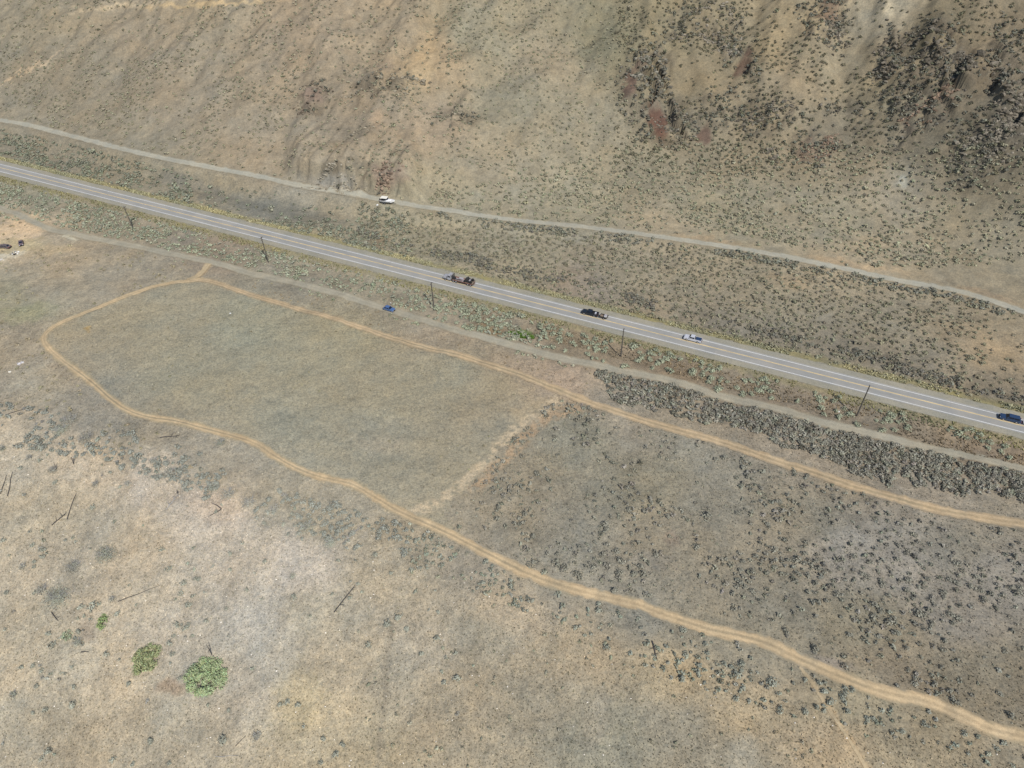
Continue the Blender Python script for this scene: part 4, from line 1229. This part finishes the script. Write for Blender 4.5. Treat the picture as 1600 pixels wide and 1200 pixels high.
GB = [(92, 933, 3.3, 1.9, 'largest bluish grey leafless shrub on the left of the straw slope'), (66, 922, 1.6, 1.1, 'grey leafless shrub touching the largest one on its left'), (37, 1040 + 0, .0, 0, ''),
      (167, 866, 2.6, 1.5, 'dark grey green shrub cluster left of the pink slope'), (118, 885, 2.2, 1.0, 'low grey shrub left of the dark cluster on the slope'), (46, 716, 1.0, 1.2, 'upright grey shrub near the left edge below the bench'),
      (4, 702, 1.1, 1.2, 'grey shrub cut by the left edge of the photo'), (150, 757, 1.0, .9, 'small round grey shrub on the pale straw slope'), (200, 757, 1.1, 1.0, 'grey green shrub beside the whitish patch'),
      (96, 672, 2.2, 1.2, 'grey shrub clump on the bench above the pale slope'), (135, 684, 2.2, 1.2, 'rounded grey shrub right of the bench clump'), (110, 655, 2.4, 1.1, 'long grey shrub clump along the bench lip'),
      (345, 692, 1.4, 1.0, 'grey shrub just below the sandy loop track bend'), (240, 720, 1.3, .9, 'grey shrub above the whitish patch on the bench'), (265, 738, 1.6, 1.0, 'straggling grey shrub at the top of the pinkish slope'),
      (332, 762, 1.8, 1.0, 'left end of the grey shrub line crossing the slope'), (358, 772, 1.9, 1.1, 'middle of the grey shrub line crossing the slope'), (390, 786, 1.9, 1.2, 'right end of the grey shrub line crossing the slope'),
      (480, 822, 2.0, 1.2, 'big grey purple shrub left of the fallen pale tree'), (430, 795, 1.5, .9, 'grey shrub up-left of the big grey purple shrub'), (445, 776, 1.1, .9, 'small grey shrub under the sandy track bend'), (516, 848, 1.6, 1.0, 'dark grey shrub under the fallen pale tree'),
      (176, 937, .8, 1.1, 'thin grey shrub above the small green bush'), (36, 985 - 100, 1.0, .8, 'grey shrub at the left edge of the straw slope'), (22, 1085, 1.0, .8, 'small green grey shrub at lower left'), (402, 1150, 1.2, 1.0, 'blue grey shrub near the bottom of the straw slope'), (84, 735, 1.3, 1.2, 'grey shrub with burnt upright sticks'), (122, 1003, 1.2, 1.0, 'brownish dead shrub beside the pale green bush')]
for i, (u, v, a, h, lab) in enumerate(GB):
    if a: twig_bush('dry_shrub', u, v, a * 1.3, h * 1.15, int(9 + a * 5), (174, 175, 166) if i % 3 else (166, 172, 160), lab, 'shrub', 40 + i, 'large leafless shrubs on the burnt slope')


def log(u0, v0, u1, v1, label, r=.16, kinks=2, mat='burnt', branches=0, seed=0, lift=.15, name='fallen_log', cat='log', stand=0.0):
    rr = random.Random(seed)
    a, b = P(u0, v0), P(u1, v1)
    a = a + Vector((0, 0, r * .7)); b = b + Vector((0, 0, r * .7 + lift))
    o = empty(name, a, 0, label, cat, 'burnt dead wood on the slope')
    pts = [Vector((0, 0, 0))]
    r *= 1.1
    for i in range(1, kinks + 2):
        t = i / (kinks + 1)
        m = (b - a) * t
        m = m + Vector((rr.uniform(-.12, .12), rr.uniform(-.12, .12), rr.uniform(0, .1)))
        m.z = max(m.z, H1(a.x + m.x, a.y + m.y) - a.z + r * .5)
        pts.append(m)
    mb = MB()
    mb.tube(pts, [r * (1 - .65 * i / (len(pts) - 1)) for i in range(len(pts))], 7)
    mb.build('trunk', MAT[mat], o)
    if branches:
        mb = MB()
        d = (b - a)
        side = Vector((-d.y, d.x, 0)).normalized()
        for i in range(branches):
            t = rr.uniform(.25, .95)
            s = a + d * t - a
            ln = rr.uniform(.6, 1.7)
            e = s + d.normalized() * ln * rr.uniform(.0, .8) + side * ln * rr.choice((-1, 1)) + Vector((0, 0, rr.uniform(0, .6)))
            mid = (s + e) * .5 + Vector((0, 0, rr.uniform(.0, .2)))
            mb.tube([s, mid, e], [r * .4, r * .28, r * .12], 4)
        mb.build('branch', MAT[mat if branches < 12 else 'deadwood'], o)
    return o


log(8, 649, 41, 639, 'dark thin log on the bench at the left edge', .12, 2, seed=1)
log(12, 775, 20, 738, 'pair partner charred log leaning up at the left edge', .13, 2, seed=2)
log(1, 772, 11, 743, 'charred log cut by the left edge of the photo', .11, 2, seed=3)
log(105, 812, 119, 772, 'straight charred log pointing up the pale slope', .13, 2, seed=4)
log(81, 821, 105, 802, 'charred log lying at an angle below the straight one', .15, 2, seed=5, branches=3)
log(346, 795, 331, 786, 'upper charred log of the V on the pink slope', .14, 1, seed=6)
log(346, 796, 327, 808, 'lower log of the V on the pink slope', .13, 1, seed=7)
log(250, 684, 280, 681, 'dark fallen trunk on the bench under the sandy track', .13, 2, seed=8, branches=5)
log(260, 796, 279, 772, 'grey branchy fallen tree on the pale slope', .12, 2, 'deadwood', 16, seed=9)
log(535, 850, 565, 822, 'pale grey fallen tree with bare branches', .12, 2, 'deadwood', 20, seed=10)
log(522, 957, 556, 915, 'purple grey fallen tree with crossing branches on the straw slope', .13, 2, 'burnt', 11, seed=11)
log(185, 940, 250, 916, 'long thin brownish log above the small green bush', .11, 3, seed=12)
log(127, 1019, 139, 1019, 'short black log stub beside the brownish dead shrub', .14, 1, seed=13)
log(81, 957, 91, 971, 'short charred log below the largest grey shrub', .14, 1, seed=14, branches=3)
log(337, 1182, 372, 1182, 'faint thin log near the bottom edge', .07, 2, 'deadwood', seed=15)
log(368, 1166, 385, 1150, 'short thin log near the bottom of the slope', .08, 1, seed=16)
log(1019, 1002, 1026, 1030, 'dark branch lying on the straw below the right sandy track', .16, 2, seed=17, branches=4)


def snag(u, v, h, lean, label, seed, nb=6, r=.16):
    p = P(u, v)
    o = empty('burnt_snag', p, 0, label, 'dead tree', 'burnt dead wood on the slope')
    rr = random.Random(seed)
    top = Vector((lean[0], lean[1], h))
    mb = MB()
    mb.tube([(0, 0, -.3), top * .5 + Vector((.06, .03, 0)), top], [r, r * .75, r * .3], 7)
    mb.build('trunk', MAT['burnt'], o)
    mb = MB()
    for i in range(nb):
        t = rr.uniform(.35, .95); a = rr.uniform(0, 6.28); ln = h * rr.uniform(.12, .3)
        s = top * t
        mb.tube([s, s + Vector((math.cos(a) * ln, math.sin(a) * ln, ln * rr.uniform(-.1, .5)))], [r * .4, r * .12], 4)
    if nb: mb.build('branch', MAT['burnt'], o)
    return o


snag(331, 1023, 4.2, (-.2, .4), 'burnt snag rising from the upper edge of the largest green tree', 21, 2, .12)
snag(115, 725, 2.6, (.3, .2), 'short charred snag with splayed stubs on the pale slope', 22, 7, .14)
snag(88, 733, 2.4, (.2, .3), 'thin charred snag inside the grey shrub left of the short one', 23, 4, .1)
snag(278, 773, 2.2, (.3, .1), 'small charred snag at the upper end of the grey branchy tree', 24, 6, .12)

# ------------------------------------------------------------------ utility poles
POLE = [(208.7, 358.7, 10.8, 'leftmost utility pole beside the curve of the lower gravel road'), (419.5, 410, 11.5, 'second utility pole from the left, by the lower gravel road'), (678, 480.5, 10.8, 'utility pole below the loaded flatbed truck'), (970, 557, 11.5, 'utility pole between the black pickup and the silver pickup'), (1338.6, 650, 12.2, 'rightmost utility pole overlapping the highway lines')]


def make_pole(p, h, label):
    t = empty('utility_pole', p, math.atan2(HWN[1], HWN[0]), label, 'utility pole', 'utility poles along the highway')
    mb = MB(); mb.tube([(0, 0, -.6), (0, 0, h * .5), (0, 0, h)], [.22, .19, .155], 10); mb.build('pole', MAT['pole'], t, smooth=False)
    mb = MB(); mb.box(0, 0, h - .45, 1.7, .16, .16); mb.box(0, 0, h - 1.35, 1.0, .14, .14); mb.build('crossarm', MAT['pole'], t)
    for x in (-.65, .65):
        mb = MB(); mb.cyl((x, 0, h - .39), (x, 0, h - .15), .07, .04, 8); mb.build('insulator', MAT['insul'], t)
    mb = MB(); mb.cyl((0, 0, h), (0, 0, h + .22), .06, .04, 8); mb.build('insulator', MAT['insul'], t)


for (u, v, h, lab) in POLE:
    make_pole(P(u, v), h, lab)


# ------------------------------------------------------------------ vehicles (local +x is forwards)
def wheel_set(t, xs, y, r, wd=.24, dual=()):
    for i, x in enumerate(xs):
        for s in (-1, 1):
            mb = MB(); mb.cyl((x, s * (y - wd), r), (x, s * y, r), r, r, 18)
            tyre = mb.build('wheel', MAT['tyre'], t)
            mb = MB(); mb.cyl((x, s * (y - .03), r), (x, s * (y + .012), r), r * .62, r * .55, 14)
            mb.build('rim', MAT['rim'], tyre)


def car(name, p, rz, label, cat, paint, L=4.6, W=1.85, belt=.98, roof=1.5, hood=.92, cab_b=(-1.9, 1.0), cab_t=(-1.3, .2), wheels=(1.45, -1.4), r=.34, bed=None, group=None, rot=None, tail=.9, rear_open=False):
    t = empty(name, p, rz, label, cat, group, rot)
    h = L / 2
    mb = MB()
    if bed:
        x0 = cab_b[0]
        prof = [(-h, .42), (h - .08, .42), (h, .62), (h - .04, hood - .08), (h - .3, hood), (cab_b[1], belt), (x0, belt), (x0 - .01, .82), (-h, .82)]
    else:
        prof = [(-h + .05, .36), (h - .08, .34), (h, .55), (h - .05, hood - .12), (h - .35, hood - .03), (cab_b[1], belt), (cab_b[0], belt), (-h + .08, tail), (-h, .6)]
    mb.prism(prof, -W / 2, W / 2)
    mb.build('body', paint, t, .05)
    # cab
    wb, wt = W * .48, W * .38
    B = [(cab_b[0], -wb, belt - .02), (cab_b[1], -wb, belt - .02), (cab_b[1], wb, belt - .02), (cab_b[0], wb, belt - .02)]
    T = [(cab_t[0], -wt, roof), (cab_t[1], -wt, roof), (cab_t[1], wt, roof), (cab_t[0], wt, roof)]
    mb = MB(); mb.hexa(B, T)
    mb.build('cab', paint, t, .03)
    Bv = [Vector(q) for q in B]; Tv = [Vector(q) for q in T]
    def pane(nm, a, b, c, d, i0, i1, j0, j1):
        q = lambda s, k: (a * (1 - s) + b * s) * (1 - k) + (d * (1 - s) + c * s) * k
        n = (b - a).cross(d - a).normalized() * .015
        mb = MB(); pts = [q(i0, j0), q(i1, j0), q(i1, j1), q(i0, j1)]
        mb.hexa([x - n for x in pts], [x + n for x in pts]); mb.build(nm, MAT['glass'], t)
    pane('windshield', Bv[1], Bv[2], Tv[2], Tv[1], .06, .94, .10, .93)
    pane('rear_window', Bv[3], Bv[0], Tv[0], Tv[3], .08, .92, .15, .9)
    for s, (a, b, c, d) in ((0, (Bv[0], Bv[1], Tv[1], Tv[0])), (1, (Bv[2], Bv[3], Tv[3], Tv[2]))):
        for (i0, i1) in ((.07, .49), (.53, .93)):
            pane('side_window', a, b, c, d, i0, i1, .14, .88)
    if bed:
        x0 = cab_b[0] - .02
        for s in (-1, 1):
            mb = MB(); mb.box((x0 - h) / 2, s * (W / 2 - .06), 1.0, x0 + h, .12, .36 + .02); mb.build('bed_side', paint, t, .02)
        mb = MB(); mb.box(-h + .05, 0, 1.0, .09, W - .26, .36); mb.build('tailgate', paint, t, .02)
        mb = MB(); mb.box((x0 - h) / 2 + .03, 0, .84, x0 + h - .14, W - .26, .05); mb.build('bed_floor', MAT['trim'], t)
    wheel_set(t, wheels, W / 2 + .015, r)
    for s in (-1, 1):
        mb = MB(); mb.box(h - .07, s * W * .36, hood - .2, .12, W * .2, .15); mb.build('headlight', MAT['lamp_w'], t, .02)
        mb = MB(); mb.box(-h + .02, s * W * .42, tail - .12 if not bed else .95, .08, W * .1, .26); mb.build('taillight', MAT['lamp_r'], t)
        mb = MB(); mb.box(cab_b[1] - .25, s * (W / 2 + .08), belt + .12, .14, .2, .16); mb.build('mirror', MAT['trim'], t, .02)
    mb = MB(); mb.box(h + .02, 0, .48, .12, W * .94, .2); mb.build('bumper', MAT['trim'], t, .03)
    mb = MB(); mb.box(-h - .03, 0, .5, .12, W * .94, .2); mb.build('bumper', MAT['trim'], t, .03)
    mb = MB(); mb.box(h - .01, 0, hood - .22, .06, W * .45, .22); mb.build('grille', MAT['trim'], t)
    return t


HWANG = math.atan2(-HWD[1], -HWD[0])         # heading up the picture's left


def hw_at(u, v, side=1.2):
    p = Pflat(u, v, .88)
    k = (np.array(p[:2]) - _h0[:2]) @ HWD
    q = _h0[:2] + HWD * k + HWN * side
    return Vector((q[0], q[1], .88))


def along(p, d): return Vector((p.x - HWD[0] * d, p.y - HWD[1] * d, p.z))     # d metres ahead (leftwards)


PK = dict(L=5.9, W=1.98, belt=1.14, roof=1.82, hood=1.08, cab_b=(-.75, 1.35), cab_t=(-.6, .75), wheels=(1.95, -1.75), r=.4, bed=True)
VEH = 'vehicles on the highway'
# black pickup with a little open trailer
pb = hw_at(921, 493, 1.15)
car('pickup_truck', pb, HWANG, 'black crew cab pickup on the highway towing a small open trailer', 'pickup truck', MAT['black_paint'], group=VEH, **PK)
pt = along(pb, -5.05)
tr = empty('open_trailer', pt, HWANG, 'small dark open trailer behind the black pickup', 'trailer')
mb = MB(); mb.box(0, 0, .6, 2.7, 1.6, .1); mb.build('deck', MAT['wood'], tr)
for s in (-1, 1):
    mb = MB(); mb.box(0, s * .82, .82, 2.7, .06, .34); mb.build('side_rail', MAT['trim'], tr)
mb = MB(); mb.box(-1.37, 0, .82, .06, 1.6, .34); mb.build('tailgate', MAT['trim'], tr)
mb = MB(); mb.box(1.37, 0, .82, .06, 1.6, .34); mb.build('front_rail', MAT['trim'], tr)
mb = MB(); mb.box(1.9, 0, .52, 1.1, .1, .1); mb.build('tongue', MAT['steel'], tr)
wheel_set(tr, (-.2,), 1.06, .33, .2)
cb = empty('crate', (pt.x + HWD[0] * .6, pt.y + HWD[1] * .6, pt.z + .65), HWANG, 'white box riding in the small trailer behind the black pickup', 'box')
mb = MB(); mb.box(0, 0, .3, .9, 1.0, .6); mb.build('box_body', MAT['white_paint'], cb, .04)
mb = MB(); mb.box(0, 0, .63, .94, 1.04, .06); mb.build('lid', MAT['tarp'], cb, .02)
cg = empty('cooler', (pb.x + HWD[0] * 2.0, pb.y + HWD[1] * 2.0, pb.z + .87), HWANG, 'pale cooler in the bed of the black pickup', 'cooler')
mb = MB(); mb.box(0, 0, .2, .5, .9, .4); mb.build('tub', MAT['tarp'], cg, .04)
mb = MB(); mb.box(0, 0, .43, .54, .94, .06); mb.build('lid', MAT['silver_paint'], cg, .02)

# silver pickup
ps = hw_at(1082, 532, 1.15)
car('pickup_truck', ps, HWANG, 'silver white pickup with dark blue windows, third vehicle along the highway', 'pickup truck', MAT['silver_paint'], group=VEH, **PK)
cs = empty('bed_load', (ps.x + HWD[0] * 1.85, ps.y + HWD[1] * 1.85, ps.z + .87), HWANG, 'dark blue covered load in the bed of the silver pickup', 'cargo')
mb = MB(); mb.box(0, 0, .2, 1.7, 1.5, .4); mb.build('cover', MAT['navy_paint'], cs, .08)

# dark blue vehicle at the right edge
pn = hw_at(1577, 655, 1.15)
car('suv', pn, HWANG, 'dark blue wagon at the right edge of the photo on the highway', 'car', MAT['navy_paint'], L=5.5, W=1.98, belt=1.05, roof=1.75, hood=1.0, cab_b=(-2.55, 1.3), cab_t=(-2.1, .55), wheels=(1.75, -1.6), r=.38, tail=1.0, group=VEH)
tq = along(pn, -4.9)
t2 = empty('flat_trailer', tq, HWANG, 'low grey trailer hitched behind the dark blue wagon', 'trailer')
mb = MB(); mb.box(0, 0, .62, 3.2, 1.7, .12); mb.build('deck', MAT['tarp'], t2, .02)
mb = MB(); mb.box(1.95, 0, .52, .9, .1, .1); mb.build('tongue', MAT['steel'], t2)
for s in (-1, 1):
    mb = MB(); mb.box(.1, s * .98, .72, .9, .24, .05); mb.build('fender', MAT['trim'], t2, .02)
wheel_set(t2, (.1,), 1.08, .33, .2)

# blue car on the lower gravel road, facing right
pc = P(608.5, 485)
lowang = math.atan2(P(650, 497).y - P(570, 472).y, P(650, 497).x - P(570, 472).x)
pc.z += .1
car('hatchback', pc, lowang, 'small blue hatchback on the lower gravel road', 'car', MAT['blue_paint'], L=4.4, W=1.8, cab_b=(-1.95, .95), cab_t=(-1.35, .15))
pm = P(611, 477)
mk = empty('marker_post', pm, 0, 'short pale post standing behind the small blue hatchback', 'post')
mb = MB(); mb.tube([(0, 0, -.2), (0, 0, 1.0)], [.09, .09], 8); mb.build('post', MAT['deadwood'], mk)
mb = MB(); mb.box(0, 0, 1.1, .3, .1, .34); mb.build('marker_plate', MAT['junk'], mk, .02)

# loaded flatbed truck
pf = hw_at(715, 443, 1.0)
ft = empty('flatbed_truck', pf, HWANG, 'long grey nosed flatbed truck with rust red deck frame', 'truck', VEH)
mb = MB(); mb.prism([(4.4, .55), (6.3, .55), (6.38, .9), (6.25, 1.5), (4.4, 1.78)], -.95, .95); mb.build('hood', MAT['truck_paint'], ft, .1)
mb = MB(); mb.hexa([(3.0, -1.12, .7), (4.5, -1.12, .7), (4.5, 1.12, .7), (3.0, 1.12, .7)], [(3.0, -1.05, 2.5), (4.1, -1.05, 2.5), (4.1, 1.05, 2.5), (3.0, 1.05, 2.5)]); mb.build('cab', MAT['truck_paint'], ft, .06)
mb = MB(); mb.hexa([(4.43, -.92, 1.72), (4.45, -.92, 1.70), (4.45, .92, 1.70), (4.43, .92, 1.72)], [(4.15, -.9, 2.36), (4.19, -.9, 2.36), (4.19, .9, 2.36), (4.15, .9, 2.36)]); mb.build('windshield', MAT['glass'], ft)
for s in (-1, 1):
    mb = MB(); mb.box(3.6, s * 1.09, 1.95, .8, .03, .6); mb.build('side_window', MAT['glass'], ft)
    mb = MB(); mb.box(6.3, s * .72, 1.0, .14, .3, .24); mb.build('headlight', MAT['lamp_w'], ft, .03)
    mb = MB(); mb.cyl((3.0, s * 1.0, .8), (4.3, s * 1.0, .8), .3, .3, 12); mb.build('fuel_tank', MAT['rim'], ft)
    mb = MB(); mb.cyl((2.8, s * .95, .9), (2.8, s * .95, 3.1), .08, .08, 10); mb.build('exhaust_stack', MAT['rim'], ft)
    mb = MB(); mb.box(5.3, s * 1.0, 1.12, 1.3, .36, .1); mb.build('fender', MAT['truck_paint'], ft, .04)
    mb = MB(); mb.box(4.3, s * 1.32, 1.9, .1, .2, .5); mb.build('mirror', MAT['trim'], ft)
mb = MB(); mb.box(6.42, 0, .6, .2, 2.2, .3); mb.build('bumper', MAT['rim'], ft, .04)
mb = MB(); mb.box(6.36, 0, 1.12, .06, 1.0, .5); mb.build('grille', MAT['trim'], ft)
mb = MB()
for k in range(7): mb.box(2.35, -1.05 + k * .35, 1.9, .1, .07, 1.5)
mb.box(2.35, 0, 2.65, .12, 2.3, .1); mb.box(2.35, 0, 1.2, .12, 2.3, .1); mb.build('headache_rack', MAT['steel'], ft)
mb = MB(); mb.box(-1.9, 0, 1.08, 8.4, 2.3, .12); mb.build('deck', MAT['wood'], ft)
for s in (-1, 1):
    mb = MB(); mb.box(-1.9, s * 1.2, 1.08, 8.4, .1, .26); mb.build('side_rail', MAT['rust'], ft)
    mb = MB(); mb.box(-.8, s * .42, .85, 11.5, .14, .28); mb.build('chassis_rail', MAT['rust'], ft)
wheel_set(ft, (5.3, 1.9, .75, -4.2, -5.3), 1.17, .5, .32)
mb = MB(); mb.box(-6.12, 0, .8, .1, 2.2, .25); mb.build('bumper', MAT['steel'], ft)

ld = empty('machinery_load', Vector((pf.x, pf.y, pf.z + 1.14)), HWANG, 'dark steel drilling gear and pipes chained on the flatbed truck', 'machinery')
for k in range(6):
    mb = MB(); mb.cyl((1.9, -.85 + .34 * k, .15), (-2.6, -.85 + .34 * k, .15), .13, .13, 8)
    mb.build('pipe', MAT['tarp'] if k in (2, 3, 5) else MAT['rust'], ld)
mb = MB(); mb.box(1.55, .7, .6, 1.2, .7, .8); mb.build('tool_box', MAT['steel'], ld, .04)
mb = MB(); mb.box(.2, .95, .65, 3.6, .12, .12); mb.box(.2, .95, .4, 3.6, .08, .08)
for k in range(5): mb.box(-1.5 + k * .85, .95, .4, .08, .08, .55)
mb.build('rack', MAT['steel'], ld)
mb = MB(); mb.box(-.9, -.2, .5, 1.8, .9, .28); mb.build('tarpaulin', MAT['tarp'], ld, .06)
mb = MB(); mb.box(-3.9, 0, .55, 2.0, 1.9, .8); mb.build('engine_block', MAT['steel'], ld, .08)
mb = MB(); mb.cyl((-3.6, -.9, 1.2), (-3.6, .9, 1.2), .42, .42, 16); mb.build('winch_drum', MAT['steel'], ld)
mb = MB(); mb.box(-4.75, 0, .9, .35, 1.5, .5); mb.build('hood_panel', MAT['tarp'], ld, .04)
for s in (-1, 1):
    mb = MB(); mb.cyl((-5.4, s * .7, .55), (-5.4, s * 1.1, .55), .55, .55, 18); mb.build('tyre', MAT['tyre'], ld)
    mb = MB(); mb.cyl((-2.9, s * .75, .5), (-2.9, s * 1.1, .5), .45, .45, 18); mb.build('tyre', MAT['tyre'], ld)
mb = MB(); mb.tube([(-2.6, -.2, .8), (-4.6, -.1, 1.5), (-7.0, .1, 1.1)], [.12, .1, .08], 8); mb.build('boom', MAT['steel'], ld)

# boat on its trailer by the upper gravel road
bp_ = P(606, 318)
ba = math.atan2(P(680, 329).y - P(600, 317).y, P(680, 329).x - P(600, 317).x)
bt = empty('motor_boat', Vector((bp_.x, bp_.y, bp_.z + .55)), ba, 'white cabin boat with cream hardtop parked beside the upper gravel road', 'boat')
secs = [(-3.1, 1.15, .05, .95), (-1.5, 1.22, .0, 1.0), (.5, 1.2, .0, 1.08), (1.8, .95, .1, 1.2), (2.8, .5, .4, 1.32), (3.45, .06, .95, 1.42)]
mb = MB(); vs, fs = [], []
for (x, hw_, zb, zt) in secs:
    vs += [(x, 0, zb), (x, hw_ * .8, zb + .28), (x, hw_, zt), (x, -hw_, zt), (x, -hw_ * .8, zb + .28)]
for i in range(len(secs) - 1):
    for k in range(5):
        a, b = i * 5 + k, i * 5 + (k + 1) % 5
        fs.append((a, b, b + 5, a + 5))
fs += [(0, 4, 3, 2, 1), tuple(25 + k for k in range(5))]
mb.add(vs, fs); mb.build('hull', MAT['white_paint'], bt)
for s in (-1, 1):
    mb = MB(); mb.prism([(-3.05, .62), (.5, .70), (1.7, .82), (1.7, .96), (.5, .84), (-3.05, .76)], s * 1.2 - .03, s * 1.2 + .03); mb.build('side_stripe', MAT['steel'], bt)
mb = MB(); mb.hexa([(-.6, -.95, 1.03), (1.9, -.6, 1.15), (1.9, .6, 1.15), (-.6, .95, 1.03)], [(-.5, -.85, 1.5), (1.2, -.5, 1.45), (1.2, .5, 1.45), (-.5, .85, 1.5)]); mb.build('cabin', MAT['white_paint'], bt, .06)
mb = MB(); mb.hexa([(.15, -.86, 1.5), (.35, -.8, 1.47), (.35, .8, 1.47), (.15, .86, 1.5)], [(-.45, -.8, 2.1), (-.38, -.78, 2.1), (-.38, .78, 2.1), (-.45, .8, 2.1)]); mb.build('windscreen', MAT['glass'], bt)
for s in (-1, 1):
    mb = MB(); mb.box(-1.0, s * .98, 1.55, 1.6, .04, .5); mb.build('side_window', MAT['glass'], bt)
    for x in (-2.5, -.3):
        mb = MB(); mb.cyl((x, s * .98, 1.0), (x, s * .95, 2.15), .035, .035, 6); mb.build('top_post', MAT['rim'], bt)
mb = MB(); mb.box(-1.35, 0, 2.2, 2.9, 2.15, .12); mb.build('hardtop', MAT['canvas'], bt, .05)
mb = MB(); mb.box(-3.14, 0, .75, .06, 2.1, .35); mb.build('transom_stripe', MAT['red'], bt)
mb = MB(); mb.box(-2.0, 0, .99, 2.0, 1.9, .05); mb.build('cockpit_floor', MAT['trim'], bt)
mb = MB(); mb.box(-3.5, 0, 1.1, .5, .4, .55); mb.box(-3.45, 0, .6, .2, .16, .9); mb.build('outboard_motor', MAT['trim'], bt, .05)
bl = empty('boat_trailer', bp_, ba, 'dark trailer under the white cabin boat', 'trailer')
mb = MB()
for s in (-1, 1): mb.box(-.6, s * .7, .5, 5.2, .1, .12)
for x in (-2.8, -.5, 1.6): mb.box(x, 0, .46, .1, 1.5, .08)
mb.build('frame', MAT['steel'], bl)
mb = MB(); mb.box(2.9, 0, .5, 2.0, .1, .1); mb.build('tongue', MAT['steel'], bl)
wheel_set(bl, (-.9, -1.8), 1.18, .33, .2)
for s in (-1, 1):
    mb = MB(); mb.box(-1.35, s * 1.07, .74, 1.7, .24, .05); mb.build('fender', MAT['trim'], bl, .02)

# ------------------------------------------------------------------ the dump at the left edge
pw = P(34, 382)
car('old_car', pw, math.radians(-62), 'small faded maroon car at the dump on the left edge', 'car', MAT['maroon_paint'], L=4.0, W=1.7, cab_b=(-1.6, .8), cab_t=(-1.0, .1))
pw = P(8, 387)
car('old_car', pw, math.radians(168), 'dark weathered car at the left edge beside the white rubbish', 'car', MAT['dark_wreck'], L=5.2, W=1.85, belt=1.0, roof=1.45, cab_b=(-2.2, 1.2), cab_t=(-1.6, .4))


def rubbish(u, v, n, rad, label, seed, mats):
    r = random.Random(seed)
    p = P(u, v)
    o = empty('rubbish_heap', p, 0, label, 'rubbish')
    for i in range(n):
        a = r.uniform(0, 6.28); q = rad * math.sqrt(r.uniform(0, 1))
        x, y = math.cos(a) * q, math.sin(a) * q
        z = H1(p.x + x, p.y + y) - p.z
        s = r.uniform(.25, .75)
        V, F = ROCKV[r.randrange(len(ROCKV))]
        mb = MB(); mb.add([(x + c[0] * s * r.uniform(.9, 1.1), y + c[1] * s * .8, z + .15 + c[2] * s * .5) for c in V[:12]], [])
        mb = MB()
        b = [(x + dx * s, y + dy * s * .7, z - .05) for dx, dy in ((-.6, -.5), (.5, -.6), (.6, .5), (-.5, .6))]
        t = [(x + dx * s * r.uniform(.5, .9), y + dy * s * .7, z + s * r.uniform(.3, .7)) for dx, dy in ((-.6, -.5), (.5, -.6), (.6, .5), (-.5, .6))]
        mb.hexa(b, t); mb.build('scrap', MAT[r.choice(mats)], o, .04)


rubbish(23, 396, 14, 1.6, 'white and grey rubbish heap below the two old cars', 1, ['junk', 'white_paint', 'tarp', 'steel'])
rubbish(3, 406, 4, .9, 'small cream rubbish pile at the very left edge', 2, ['canvas', 'junk'])
rubbish(32, 568, 8, .9, 'white scraps lying left of the loop track bend', 3, ['white_paint', 'junk', 'tarp'])
rubbish(14, 582, 2, .5, 'tiny cream scrap below the white scraps', 4, ['canvas'])
rubbish(590, 320, 2, .35, 'white scrap lying behind the stern of the boat', 5, ['white_paint'])
rubbish(1310, 643, 1, .2, 'white scrap in the ditch grass by the rightmost pole', 6, ['white_paint'])
rubbish(360, 490, 1, .2, 'single white scrap in the smooth field', 7, ['white_paint'])

print('objects', len(bpy.data.objects))
